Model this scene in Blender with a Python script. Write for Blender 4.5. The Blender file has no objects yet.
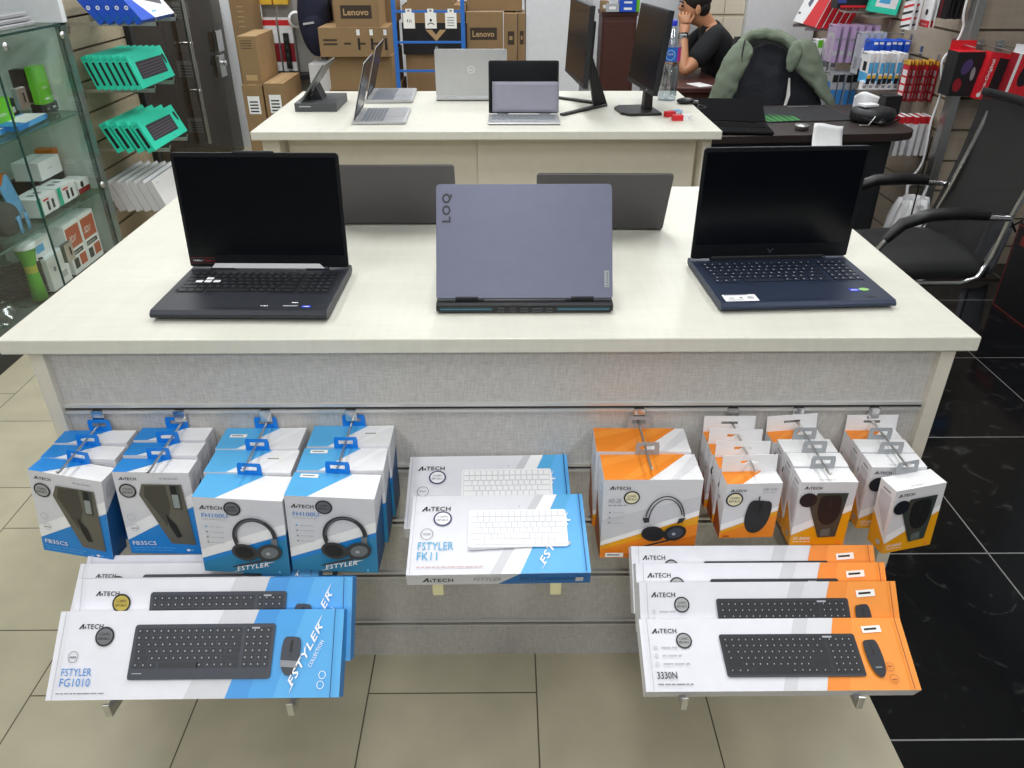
import bpy, bmesh, math, random
from mathutils import Vector as V, Matrix, Euler
random.seed(7)
PI = math.pi
R = math.radians
C = bpy.context.scene.collection
SC = bpy.context.scene

# ---------------------------------------------------------------- camera (real phone camera, 26 mm equivalent)
CH, CP, CY = 1.555, R(30.2), R(0.45)
cam = bpy.data.objects.new('camera', bpy.data.cameras.new('camera'))
C.objects.link(cam)
cam.location = (0, 0, CH)
cam.rotation_euler = (PI / 2 - CP, 0, -CY)
cam.data.sensor_width = 36
cam.data.lens = 36 * 770 / 1024
cam.data.clip_start = 0.02
SC.camera = cam

def ray(px, py):
    d = V(((px - 512) / 770, (384 - py) / 770, -1))
    return cam.rotation_euler.to_matrix() @ d
def aty(px, py, y):
    r = ray(px, py); t = y / r.y; return V((r.x * t, y, CH + r.z * t))
def atz(px, py, z):
    r = ray(px, py); t = (z - CH) / r.z; return V((r.x * t, r.y * t, z))
def atx(px, py, x):
    r = ray(px, py); t = x / r.x; return V((x, r.y * t, CH + r.z * t))

# ---------------------------------------------------------------- materials
def lin(c):
    if isinstance(c, str):
        c = c.lstrip('#'); c = [int(c[i:i + 2], 16) / 255 for i in (0, 2, 4)]
    return tuple((v / 12.92 if v <= .04045 else ((v + .055) / 1.055) ** 2.4) for v in c) + (1,)
MATS = {}
def mat(name, col, rough=.5, metal=0., noise=.03, scale=30., bump=0., emit=0., coat=0., stretch=(1, 1, 1), spec=None, trans=0., bscale=None):
    if name in MATS: return MATS[name]
    m = bpy.data.materials.new(name); m.use_nodes = True
    nt = m.node_tree; N = nt.nodes; L = nt.links
    b = N['Principled BSDF']
    b.inputs['Roughness'].default_value = rough
    b.inputs['Metallic'].default_value = metal
    if spec is not None: b.inputs['Specular IOR Level'].default_value = spec
    b.inputs['Coat Weight'].default_value = coat
    b.inputs['Transmission Weight'].default_value = trans
    c = lin(col)
    tc = N.new('ShaderNodeTexCoord'); mp = N.new('ShaderNodeMapping')
    mp.inputs['Scale'].default_value = stretch
    L.new(tc.outputs['Object'], mp.inputs['Vector'])
    nz = N.new('ShaderNodeTexNoise'); nz.inputs['Scale'].default_value = scale; nz.inputs['Detail'].default_value = 3
    L.new(mp.outputs[0], nz.inputs['Vector'])
    mx = N.new('ShaderNodeMix'); mx.data_type = 'RGBA'
    mx.inputs['A'].default_value = tuple(max(0, v * (1 - noise * 2)) for v in c[:3]) + (1,)
    mx.inputs['B'].default_value = tuple(min(1, v * (1 + noise * 2)) for v in c[:3]) + (1,)
    L.new(nz.outputs[0], mx.inputs['Factor'])
    L.new(mx.outputs['Result'], b.inputs['Base Color'])
    if emit:
        b.inputs['Emission Color'].default_value = c; b.inputs['Emission Strength'].default_value = emit
    if bump:
        bp = N.new('ShaderNodeBump'); bp.inputs['Strength'].default_value = bump; bp.inputs['Distance'].default_value = .002
        if bscale:
            nz = N.new('ShaderNodeTexNoise'); nz.inputs['Scale'].default_value = bscale; L.new(mp.outputs[0], nz.inputs['Vector'])
        L.new(nz.outputs[0], bp.inputs['Height']); L.new(bp.outputs[0], b.inputs['Normal'])
    MATS[name] = m
    return m
def weave(name, col, sc=260, amt=.07, rough=.6, fine=(1, 1, 1)):
    """woven-linen laminate: two crossed stretched noises"""
    if name in MATS: return MATS[name]
    m = mat(name, col, rough); nt = m.node_tree; N = nt.nodes; L = nt.links; b = N['Principled BSDF']
    tc = N.new('ShaderNodeTexCoord'); outs = []
    for s in ((sc, sc * .12, sc * .12), (sc * .12, sc, sc), ):
        mp = N.new('ShaderNodeMapping'); mp.inputs['Scale'].default_value = s
        L.new(tc.outputs['Object'], mp.inputs['Vector'])
        nz = N.new('ShaderNodeTexNoise'); nz.inputs['Scale'].default_value = 1; nz.inputs['Detail'].default_value = 2
        L.new(mp.outputs[0], nz.inputs['Vector']); outs.append(nz.outputs[0])
    ad = N.new('ShaderNodeMath'); ad.operation = 'ADD'; L.new(outs[0], ad.inputs[0]); L.new(outs[1], ad.inputs[1])
    rp = N.new('ShaderNodeMapRange'); rp.inputs[1].default_value = .7; rp.inputs[2].default_value = 1.3
    L.new(ad.outputs[0], rp.inputs[0])
    mx = N.new('ShaderNodeMix'); mx.data_type = 'RGBA'; c = lin(col)
    mx.inputs['A'].default_value = tuple(v * (1 - amt * 2) for v in c[:3]) + (1,)
    mx.inputs['B'].default_value = tuple(min(1, v * (1 + amt * 2)) for v in c[:3]) + (1,)
    L.new(rp.outputs[0], mx.inputs['Factor']); L.new(mx.outputs['Result'], b.inputs['Base Color'])
    return m
def glass(name, tint=(.85, .95, .92), refl=.10, rough=.02, dark=1.):
    if name in MATS: return MATS[name]
    m = bpy.data.materials.new(name); m.use_nodes = True; nt = m.node_tree; N = nt.nodes; L = nt.links
    N.remove(N['Principled BSDF']); out = N['Material Output']
    t = N.new('ShaderNodeBsdfTransparent'); t.inputs[0].default_value = tuple(v * dark for v in tint) + (1,)
    g = N.new('ShaderNodeBsdfGlossy'); g.inputs['Roughness'].default_value = rough
    lw = N.new('ShaderNodeLayerWeight'); lw.inputs[0].default_value = .5
    pw = N.new('ShaderNodeMath'); pw.operation = 'POWER'; pw.inputs[1].default_value = 4.; L.new(lw.outputs['Facing'], pw.inputs[0])
    ml = N.new('ShaderNodeMath'); ml.operation = 'MULTIPLY_ADD'; ml.inputs[1].default_value = .45; ml.inputs[2].default_value = refl * .5
    L.new(pw.outputs[0], ml.inputs[0])
    mx = N.new('ShaderNodeMixShader'); L.new(ml.outputs[0], mx.inputs[0]); L.new(t.outputs[0], mx.inputs[1]); L.new(g.outputs[0], mx.inputs[2])
    L.new(mx.outputs[0], out.inputs[0]); MATS[name] = m
    return m
def tiles(name, ca, cb, cm, size, offset, org, mortar, rough, speck=0., swap=True, bump=.1):
    m = bpy.data.materials.new(name); m.use_nodes = True; nt = m.node_tree; N = nt.nodes; L = nt.links; b = N['Principled BSDF']
    b.inputs['Roughness'].default_value = rough
    ge = N.new('ShaderNodeNewGeometry'); sx = N.new('ShaderNodeSeparateXYZ'); L.new(ge.outputs['Position'], sx.inputs[0])
    def shift(o, v):
        a = N.new('ShaderNodeMath'); a.operation = 'SUBTRACT'; L.new(o, a.inputs[0]); a.inputs[1].default_value = v; return a.outputs[0]
    cx = N.new('ShaderNodeCombineXYZ')
    L.new(shift(sx.outputs[1], org[1]), cx.inputs[0]); L.new(shift(sx.outputs[0], org[0]), cx.inputs[1])
    br = N.new('ShaderNodeTexBrick'); L.new(cx.outputs[0], br.inputs['Vector'])
    br.offset = offset; br.offset_frequency = 2; br.squash = 1
    br.inputs['Scale'].default_value = 1; br.inputs['Brick Width'].default_value = size; br.inputs['Row Height'].default_value = size
    br.inputs['Mortar Size'].default_value = mortar; br.inputs['Mortar Smooth'].default_value = .1; br.inputs['Bias'].default_value = 0
    br.inputs['Color1'].default_value = lin(ca); br.inputs['Color2'].default_value = lin(cb); br.inputs['Mortar'].default_value = lin(cm)
    nz = N.new('ShaderNodeTexNoise'); nz.inputs['Scale'].default_value = 7 if not speck else 14; nz.inputs['Detail'].default_value = 6
    L.new(ge.outputs['Position'], nz.inputs['Vector'])
    mx = N.new('ShaderNodeMix'); mx.data_type = 'RGBA'; mx.blend_type = 'MULTIPLY'; mx.inputs['Factor'].default_value = .35
    L.new(br.outputs[0], mx.inputs['A'])
    rp = N.new('ShaderNodeValToRGB'); rp.color_ramp.elements[0].color = (.55, .55, .55, 1); rp.color_ramp.elements[1].color = (1, 1, 1, 1)
    rp.color_ramp.elements[0].position = .3; rp.color_ramp.elements[1].position = .7
    L.new(nz.outputs[0], rp.inputs[0]); L.new(rp.outputs[0], mx.inputs['B'])
    last = mx.outputs['Result']
    if speck:
        vz = N.new('ShaderNodeTexNoise'); vz.inputs['Scale'].default_value = 9; vz.inputs['Detail'].default_value = 9; vz.inputs['Distortion'].default_value = 1.6
        L.new(ge.outputs['Position'], vz.inputs['Vector'])
        vr = N.new('ShaderNodeValToRGB'); vr.color_ramp.elements[0].position = .60; vr.color_ramp.elements[0].color = (0, 0, 0, 1)
        vr.color_ramp.elements[1].position = .80; vr.color_ramp.elements[1].color = (speck,) * 3 + (1,)
        L.new(vz.outputs[0], vr.inputs[0])
        ad = N.new('ShaderNodeMix'); ad.data_type = 'RGBA'; ad.blend_type = 'ADD'; ad.inputs['Factor'].default_value = 1
        L.new(last, ad.inputs['A']); L.new(vr.outputs[0], ad.inputs['B']); last = ad.outputs['Result']
    L.new(last, b.inputs['Base Color'])
    return m

# ---------------------------------------------------------------- lettering cache
TXT = {}
def glyphs(s, shear=0., bold=0., space=1.):
    k = (s, shear, bold, space)
    if k in TXT: return TXT[k]
    cu = bpy.data.curves.new('lettering', 'FONT'); cu.body = s; cu.shear = shear; cu.offset = bold; cu.space_character = space
    cu.resolution_u = 2; cu.size = 1
    ob = bpy.data.objects.new('lettering', cu); C.objects.link(ob)
    bpy.context.view_layer.update()
    me = bpy.data.meshes.new_from_object(ob.evaluated_get(bpy.context.evaluated_depsgraph_get()))
    vs = [(v.co.x, v.co.y) for v in me.vertices]; fs = [tuple(p.vertices) for p in me.polygons]
    bpy.data.objects.remove(ob); bpy.data.curves.remove(cu); bpy.data.meshes.remove(me)
    if not vs: vs = [(0, 0), (1, 0), (1, 1)]; fs = [(0, 1, 2)]
    x0 = min(v[0] for v in vs); x1 = max(v[0] for v in vs); y0 = min(v[1] for v in vs); y1 = max(v[1] for v in vs)
    w = max(x1 - x0, 1e-6); h = max(y1 - y0, 1e-6)
    TXT[k] = ([((a - x0) / w, (b - y0) / h) for a, b in vs], fs, w / h)
    return TXT[k]

# ---------------------------------------------------------------- mesh builder
class MB:
    def __init__(s): s.v = []; s.f = []; s.fm = []; s.sm = []; s.mats = []
    def mi(s, m):
        if m not in s.mats: s.mats.append(m)
        return s.mats.index(m)
    def add(s, vs, fs, m, smooth=False):
        o = len(s.v); i = s.mi(m)
        s.v += [tuple(v) for v in vs]
        for f in fs: s.f.append(tuple(o + k for k in f)); s.fm.append(i); s.sm.append(smooth)
    def box(s, a, b, m, faces=None):
        (x0, y0, z0), (x1, y1, z1) = a, b
        vs = [(x0, y0, z0), (x1, y0, z0), (x1, y1, z0), (x0, y1, z0), (x0, y0, z1), (x1, y0, z1), (x1, y1, z1), (x0, y1, z1)]
        s.add(vs, [(0, 3, 2, 1), (4, 5, 6, 7), (0, 1, 5, 4), (1, 2, 6, 5), (2, 3, 7, 6), (3, 0, 4, 7)], m)
        return s
    def obox(s, c, size, m, rot=(0, 0, 0)):
        M = Euler(rot).to_matrix(); c = V(c); h = [q / 2 for q in size]
        vs = [c + M @ V((i * h[0], j * h[1], k * h[2])) for k in (-1, 1) for j, i in ((-1, -1), (-1, 1), (1, 1), (1, -1))]
        s.add(vs, [(0, 3, 2, 1), (4, 5, 6, 7), (0, 1, 5, 4), (1, 2, 6, 5), (2, 3, 7, 6), (3, 0, 4, 7)], m)
        return s
    def prism(s, poly, o, u, v, n, t, m, m2=None):
        """polygon poly (a,b) in frame o,u,v extruded t along n"""
        o, u, v, n = V(o), V(u), V(v), V(n); k = len(poly)
        vs = [o + u * a + v * b for a, b in poly] + [o + u * a + v * b + n * t for a, b in poly]
        fs = [tuple(range(k))[::-1], tuple(range(k, 2 * k))] + [(i, (i + 1) % k, k + (i + 1) % k, k + i) for i in range(k)]
        s.add(vs, fs, m)
        return s
    def tube(s, pts, r, m, seg=8, cap=True, smooth=True):
        pts = [V(p) for p in pts]; n = len(pts)
        rs = r if isinstance(r, (list, tuple)) else [r] * n
        vs = []; prev = None
        for i, p in enumerate(pts):
            t = (pts[min(i + 1, n - 1)] - pts[max(i - 1, 0)]).normalized()
            a = prev if prev is not None else (V((0, 0, 1)) if abs(t.z) < .9 else V((1, 0, 0)))
            a = (a - t * a.dot(t)).normalized(); b = t.cross(a); prev = a
            vs += [p + (a * math.cos(2 * PI * k / seg) + b * math.sin(2 * PI * k / seg)) * rs[i] for k in range(seg)]
        fs = [(i * seg + k, i * seg + (k + 1) % seg, (i + 1) * seg + (k + 1) % seg, (i + 1) * seg + k) for i in range(n - 1) for k in range(seg)]
        s.add(vs, fs, m, smooth)
        if cap:
            s.add(vs[:seg], [tuple(range(seg))[::-1]], m); s.add(vs[-seg:], [tuple(range(seg))], m)
        return s
    def lathe(s, prof, m, seg=20, o=(0, 0, 0), ax='z', smooth=True, scale=(1, 1)):
        o = V(o); vs = []
        for r, h in prof:
            for k in range(seg):
                a = 2 * PI * k / seg; c, d = r * math.cos(a) * scale[0], r * math.sin(a) * scale[1]
                vs.append(o + (V((c, d, h)) if ax == 'z' else V((c, h, d)) if ax == 'y' else V((h, c, d))))
        n = len(prof)
        fs = [(i * seg + k, i * seg + (k + 1) % seg, (i + 1) * seg + (k + 1) % seg, (i + 1) * seg + k) for i in range(n - 1) for k in range(seg)]
        s.add(vs, fs, m, smooth)
        return s
    def ellipsoid(s, c, r, m, seg=16, rings=10, rot=(0, 0, 0)):
        M = Euler(rot).to_matrix(); c = V(c); vs = []
        for i in range(rings + 1):
            t = PI * i / rings
            for k in range(seg):
                a = 2 * PI * k / seg
                vs.append(c + M @ V((r[0] * math.sin(t) * math.cos(a), r[1] * math.sin(t) * math.sin(a), r[2] * math.cos(t))))
        fs = [(i * seg + k, (i + 1) * seg + k, (i + 1) * seg + (k + 1) % seg, i * seg + (k + 1) % seg) for i in range(rings) for k in range(seg)]
        s.add(vs, fs, m, True)
        return s
    def grid(s, fn, nu, nv, m, smooth=True):
        vs = [fn(i / nu, j / nv) for j in range(nv + 1) for i in range(nu + 1)]
        s.add(vs, [(j * (nu + 1) + i, j * (nu + 1) + i + 1, (j + 1) * (nu + 1) + i + 1, (j + 1) * (nu + 1) + i) for j in range(nv) for i in range(nu)], m, smooth)
        return s
    def build(s, name, parent=None, bevel=0., solid=0., sub=0, seg=2):
        me = bpy.data.meshes.new(name); me.from_pydata(s.v, [], s.f)
        for m in s.mats: me.materials.append(m)
        for p, i, q in zip(me.polygons, s.fm, s.sm): p.material_index = i; p.use_smooth = q
        me.update()
        o = bpy.data.objects.new(name, me); C.objects.link(o)
        if parent: o.parent = parent
        if solid:
            q = o.modifiers.new('solid', 'SOLIDIFY'); q.thickness = solid; q.offset = 0
        if sub:
            q = o.modifiers.new('sub', 'SUBSURF'); q.levels = sub; q.render_levels = sub
        if bevel:
            q = o.modifiers.new('bevel', 'BEVEL'); q.width = bevel; q.segments = seg; q.limit_method = 'ANGLE'; q.angle_limit = R(40)
        return o

class Fr:
    """a printing frame on a face: draws flat printed shapes into a mesh builder, layer by layer"""
    def __init__(s, mb, o, u, v): s.mb = mb; s.o = V(o); s.u = V(u).normalized(); s.v = V(v).normalized(); s.n = s.u.cross(s.v); s.k = 1
    def p(s, a, b): return s.o + s.u * a + s.v * b + s.n * (.00022 * s.k)
    def poly(s, pts, m): s.mb.add([s.p(a, b) for a, b in pts], [tuple(range(len(pts)))], m); s.k += 1; return s
    def rect(s, a, b, w, h, m): return s.poly([(a, b), (a + w, b), (a + w, b + h), (a, b + h)], m)
    def rrect(s, a, b, w, h, r, m, sl=0., n=4):
        pts = []
        for cx, cy, t0 in ((a + w - r, b + r, -PI / 2), (a + w - r, b + h - r, 0), (a + r, b + h - r, PI / 2), (a + r, b + r, PI)):
            for i in range(n + 1):
                t = t0 + PI / 2 * i / n; x = cx + r * math.cos(t); y = cy + r * math.sin(t); pts.append((x + sl * (y - b), y))
        return s.poly(pts, m)
    def rects(s, lst, m):
        vs = []; fs = []
        for q in lst:
            a, b, w, h = q[:4]; sl = q[4] if len(q) > 4 else 0
            o = len(vs); vs += [s.p(a, b), s.p(a + w, b), s.p(a + w + sl, b + h), s.p(a + sl, b + h)]; fs.append((o, o + 1, o + 2, o + 3))
        if vs: s.mb.add(vs, fs, m)
        s.k += 1; return s
    def ell(s, a, b, rx, ry, m, n=24, rot=0.):
        c, d = math.cos(rot), math.sin(rot)
        return s.poly([(a + rx * math.cos(t) * c - ry * math.sin(t) * d, b + rx * math.cos(t) * d + ry * math.sin(t) * c) for t in (2 * PI * i / n for i in range(n))], m)
    def ring(s, a, b, rx, ry, w, m, n=24, t0=0., t1=2 * PI, rot=0.):
        vs = []; c, d = math.cos(rot), math.sin(rot)
        for i in range(n + 1):
            t = t0 + (t1 - t0) * i / n
            for q in (0, w):
                x, y = (rx - q) * math.cos(t), (ry - q) * math.sin(t); vs.append(s.p(a + x * c - y * d, b + x * d + y * c))
        s.mb.add(vs, [(2 * i, 2 * i + 2, 2 * i + 3, 2 * i + 1) for i in range(n)], m); s.k += 1; return s
    def text(s, st, a, b, h, m, w=None, shear=0., bold=0., rot=0., space=1., al='l'):
        vs, fs, asp = glyphs(st, shear, bold, space)
        w = w or h * asp
        if al == 'c': a = a - w / 2 * math.cos(rot); b = b - w / 2 * math.sin(rot)
        c, d = math.cos(rot), math.sin(rot)
        s.mb.add([s.p(a + x * w * c - y * h * d, b + x * w * d + y * h * c) for x, y in vs], fs, m); s.k += 1; return s
    def clip(s, pts, W, H, m):
        """polygon clipped to the 0..W x 0..H face"""
        def cut(P, ax, val, keep):
            out = []
            for i in range(len(P)):
                p, q = P[i], P[(i + 1) % len(P)]; ip = keep(p[ax]); iq = keep(q[ax])
                if ip: out.append(p)
                if ip != iq:
                    t = (val - p[ax]) / (q[ax] - p[ax]); out.append((p[0] + (q[0] - p[0]) * t, p[1] + (q[1] - p[1]) * t))
            return out
        P = list(pts)
        for ax, val, keep in ((0, 0, lambda x: x >= 0), (0, W, lambda x: x <= W), (1, 0, lambda x: x >= 0), (1, H, lambda x: x <= H)):
            if P: P = cut(P, ax, val, keep)
        if len(P) > 2: s.poly(P, m)
        return s

def smooth(pts, k=6):
    P = [V(p) for p in pts]; P = [P[0] * 2 - P[1]] + P + [P[-1] * 2 - P[-2]]; out = []
    for i in range(1, len(P) - 2):
        for j in range(k):
            t = j / k; a, b, c, d = P[i - 1], P[i], P[i + 1], P[i + 2]
            out.append(.5 * (2 * b + (c - a) * t + (2 * a - 5 * b + 4 * c - d) * t * t + (3 * b - a - 3 * c + d) * t ** 3))
    return out + [P[-2]]
def crumple(o, strength, size):
    t = bpy.data.textures.new('crumple', 'CLOUDS'); t.noise_scale = size
    q = o.modifiers.new('crumple', 'DISPLACE'); q.texture = t; q.strength = strength; q.texture_coords = 'LOCAL'; q.mid_level = .5
    return o
# ---------------------------------------------------------------- things
def tag(o, label=None, cat=None, group=None, kind=None):
    if label: o['label'] = label
    if cat: o['category'] = cat
    if group: o['group'] = group
    if kind: o['kind'] = kind
    return o
def thing(name, label, cat, loc=(0, 0, 0), rot=0., group=None):
    o = bpy.data.objects.new(name, None); C.objects.link(o); o.empty_display_size = .05
    o.location = loc; o.rotation_euler = rot if isinstance(rot, (tuple, list)) else (0, 0, rot)
    return tag(o, label, cat, group)
def kids(o): return [c for c in C.objects if c.parent == o]
def dup(root, loc, rot, label, group=None):
    r = root.copy(); C.objects.link(r); r.location = loc
    r.rotation_euler = rot if isinstance(rot, (tuple, list)) else (0, 0, rot)
    tag(r, label, None, group)
    for ch in kids(root):
        c = ch.copy(); C.objects.link(c); c.parent = r
        for g in kids(ch):
            d = g.copy(); C.objects.link(d); d.parent = c
    return r
def struct(name, mb, bevel=0.):
    o = mb.build(name, None, bevel); o['kind'] = 'structure'; return o
def one(name, mb, label, cat, group=None, bevel=0., **k):
    """a thing that is a single mesh: its origin is moved to its base centre"""
    xs = [v[0] for v in mb.v]; ys = [v[1] for v in mb.v]; zs = [v[2] for v in mb.v]
    c = V(((min(xs) + max(xs)) / 2, (min(ys) + max(ys)) / 2, min(zs)))
    mb.v = [tuple(V(v) - c) for v in mb.v]
    o = mb.build(name, None, bevel, **k); o.location = c
    return tag(o, label, cat, group)
# ================================================================ palette
M = dict(
    cream=weave('cream_laminate', '#d8d7cb', 70, .018, .38),
    creamedge=mat('cream_edge', '#d9d3c4', .5, noise=.03, scale=20),
    linen=weave('linen_laminate', '#c3c0bc', 330, .075, .6),
    chrome=mat('chrome', '#d8d8d8', .18, 1.), alu=mat('brushed_aluminium', '#c4c4c2', .35, 1.), slot=mat('slot_dark', '#3a3836', .7),
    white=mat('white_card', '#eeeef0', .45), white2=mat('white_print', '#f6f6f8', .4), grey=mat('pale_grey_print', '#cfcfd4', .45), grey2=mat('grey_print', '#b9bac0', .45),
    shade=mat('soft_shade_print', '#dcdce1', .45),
    blue=mat('blue_print', '#1b86d6', .4), blue2=mat('deep_blue_print', '#0c64a8', .4), blue3=mat('light_blue_print', '#55aee4', .4), teal=mat('steel_blue_print', '#2583b4', .4), bluet=mat('blue_tab', '#0f80e0', .35),
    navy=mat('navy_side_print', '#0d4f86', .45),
    sky=mat('sky_print', '#5fb4f2', .4), ink=mat('ink', '#17171b', .5), ink2=mat('grey_ink', '#8d8f96', .5), cyan=mat('cyan_ink', '#45a9d6', .5), blink=mat('blue_ink', '#3987cf', .5),
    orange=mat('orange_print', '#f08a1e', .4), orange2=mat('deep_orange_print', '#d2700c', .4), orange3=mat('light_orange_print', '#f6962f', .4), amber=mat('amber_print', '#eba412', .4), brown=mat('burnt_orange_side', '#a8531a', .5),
    gtab=mat('grey_tab', '#a2a6aa', .4), black=mat('black_plastic', '#141416', .4), black2=mat('dark_plastic', '#202124', .45), key=mat('key_black', '#191a1e', .5), keyp=mat('printed_key', '#2a2d33', .5), bodyp=mat('printed_keyboard', '#3b3f48', .5), bodyk=mat('printed_black_keyboard', '#23262d', .5),
    legend=mat('key_legend', '#aeb2ba', .5), keyw=mat('printed_white_key', '#f8f8fa', .4), keyg=mat('printed_white_gap', '#c3c5cf', .5),
    film=mat('window_film', '#625f55', .3, coat=.15), film2=mat('window_film_dark', '#39423f', .3, coat=.15), smoke=mat('window_mouse', '#45433c', .3), silver=mat('silver_print', '#9aa3a4', .3, .3),
    kbw=mat('keyboard_box_white', '#e3e3ea', .45), kb1=mat('kb_blue_a', '#3a93da', .4), kb2=mat('kb_blue_b', '#449fe2', .4), kb3=mat('kb_blue_c', '#56ade9', .4), seal=mat('seal_silver', '#a4a5a6', .3), sealc=mat('seal_cream', '#ebe4c0', .4), sealg=mat('seal_gold', '#b5a13f', .3), seald=mat('seal_dark', '#6a6c70', .3), sticker=mat('price_sticker', '#f6f4f0', .5),
    screen=mat('dark_screen', '#05070d', .22, spec=.25), bezel=mat('screen_bezel', '#0b0d12', .5, spec=.3),
    tuf=mat('graphite_deck', '#2b2e36', .42, .2), tufk=mat('graphite_keys', '#15171c', .5), hp=mat('blue_black_deck', '#29344a', .42, .3), hpk=mat('blue_black_keys', '#1a2233', .5),
    loq=mat('storm_grey_lid', '#696c80', .42, .35), loqb=mat('dark_base', '#16181d', .5), grlap=mat('iron_grey_lid', '#5c5a5c', .45, .35), silv=mat('silver_aluminium', '#bfc0c2', .38, .5), silvd=mat('silver_keys', '#7d828b', .5),
    tealbox=mat('teal_card', '#30d6b4', .45), tealbox2=mat('teal_card_shade', '#1fb596', .5),
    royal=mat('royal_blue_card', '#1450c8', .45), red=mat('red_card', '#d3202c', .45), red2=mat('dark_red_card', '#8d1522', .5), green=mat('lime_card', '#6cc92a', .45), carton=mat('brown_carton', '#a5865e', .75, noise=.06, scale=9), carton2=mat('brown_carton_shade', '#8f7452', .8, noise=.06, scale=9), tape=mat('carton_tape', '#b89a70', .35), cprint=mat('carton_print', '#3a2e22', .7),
    wall=mat('painted_wall', '#dfe2e6', .7), slatw=weave('beige_slat', '#b5a78d', 40, .05, .55), slatg=weave('greige_slat', '#a09383', 40, .05, .55), slatd=mat('slat_groove', '#6d6250', .7),
    glassedge=mat('glass_edge', '#2d4a45', .2), rack=mat('blue_rack_paint', '#2b6fc4', .4), fabric=mat('black_fabric', '#101114', .9, bump=.3, scale=200), dwood=mat('dark_wenge', '#2b211f', .45, noise=.15, scale=12, stretch=(1, 12, 1)), mahog=mat('mahogany', '#4a2a24', .4, noise=.2, scale=10, stretch=(1, 1, 14)), yellow=mat('yellow_card', '#e8b93a', .5), lav=mat('lavender_pack', '#b79cc4', .35, coat=.4), clear=mat('silver_pack', '#c9ced6', .2, .3, coat=.5),
)
GL = glass('showcase_glass', (.955, .985, .972), .07)
DG = glass('dark_door_glass', (.50, .48, .44), .045)

# ================================================================ shell
ZF = -.02   # floor level; heights below are measured from 2 cm above it and settled at the end
fb = MB(); fm = tiles('beige_floor_tiles', '#c3bca3', '#bdb69d', '#57513f', .405, .5, (.069 - 16.2, 1.2286), .0018, .33)
fb.add([(-3.4, -3, ZF), (.866, -3, ZF), (.866, 6.8, ZF), (-3.4, 6.8, ZF)], [(0, 1, 2, 3)], fm); struct('floor', fb)
fg = MB(); gm = tiles('black_granite_tiles', '#101114', '#131416', '#8e8f8e', .607, 0., (.812 - 12.14, 1.095), .0022, .10, .05)
fg.add([(.866, -3, ZF), (3.4, -3, ZF), (3.4, 6.8, ZF), (.866, 6.8, ZF)], [(0, 1, 2, 3)], gm); struct('floor', fg)
cl = MB(); cl.box((-3.4, -3, 2.8), (3.4, 6.8, 2.86), mat('ceiling_paint', '#f2f2f0', .8)); struct('ceiling', cl)
w = MB(); w.box((-3.4, 6.8, 0), (3.4, 6.9, 2.8), M['wall']); struct('wall_back', w)
w = MB(); w.box((-3.4, -3.1, 0), (3.4, -3, 2.8), mat('shopfront_wall', '#6f7378', .7)); struct('wall_front', w)
w = MB(); w.box((-3.5, -3, 0), (-3.4, 6.8, 2.8), mat('side_wall_grey', '#8c8f8f', .7)); struct('wall_left', w)
w = MB(); w.box((3.4, -3, 0), (3.5, 6.8, 2.8), mat('side_wall_grey', '#8c8f8f', .7)); struct('wall_right', w)

def slat_panel(name, o, u, width, z0, z1, pitch, zoff, body, nrm, depth=.03):
    """slatwall: boards stacked with dark grooves between"""
    mb = MB(); o = V(o); u = V(u); n = V(nrm); z = zoff
    while z > z0: z -= pitch
    while z < z1:
        a, b = max(z0, z + .006), min(z1, z + pitch - .006)
        if b - a > .005:
            mb.prism([(0, a), (width, a), (width, b), (0, b)], o, u, (0, 0, 1), n, .014, body)
        z += pitch
    mb.prism([(0, z0), (width, z0), (width, z1), (0, z1)], o - n * depth, u, (0, 0, 1), n, depth, M['slatd'])
    struct(name, mb)
# left slatwall (between showcase and dark door), right slatwall and the wall turned to the camera beside the chair
slat_panel('wall_left_slats', (-2.27, 4.07, 0), (0, 1, 0), .93, 0, 2.2, .155, .125, M['slatw'], (1, 0, 0))
slat_panel('wall_right_slats', (2.27, 6.3, 0), (0, -1, 0), 2.26, 0, 2.2, .155, .075, M['slatg'], (-1, 0, 0))
slat_panel('wall_right_end', (2.25, 4.03, 0), (1, 0, 0), 1.1, 0, 2.2, .155, .10, M['slatg'], (0, -1, 0))
t = MB(); t.box((2.205, 3.985, 0), (2.25, 4.045, 2.2), M['alu']); struct('trim_1', t, .004)
t = MB(); t.box((-2.29, 5.0, 0), (-2.22, 5.05, 2.5), M['black2']); struct('trim_2', t)
# dim stock room behind the dark door
w = MB(); w.box((-3.38, 4.85, 0), (-2.3, 4.95, 2.5), mat('stock_room_wall', '#4f4d48', .8)); struct('wall_stock', w)
# dark tinted door along the left wall
d = MB(); d.box((-2.25, 5.05, 0), (-2.235, 6.72, 2.4), DG); dr = struct('door_1', d)
h = MB(); h.tube([(-2.19, 5.83, .25), (-2.19, 5.83, 1.9)], .016, M['alu'], 10)
for z in (.62, .93, 1.5): h.tube([(-2.24, 5.83, z), (-2.19, 5.83, z)], .011, M['chrome'], 8); h.ellipsoid((-2.185, 5.83, z), (.014, .016, .016), M['chrome'])
h.build('door_handle', dr)
h = MB(); h.box((-2.235, 6.42, .80), (-2.20, 6.55, .95), M['chrome']); h.box((-2.235, 6.40, .62), (-2.205, 6.53, .78), M['alu']); h.lathe([(.02, 0), (.02, .03), (0, .03)], M['chrome'], 12, (-2.205, 6.465, .72), 'x'); h.build('door_lock', dr, .003)
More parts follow.
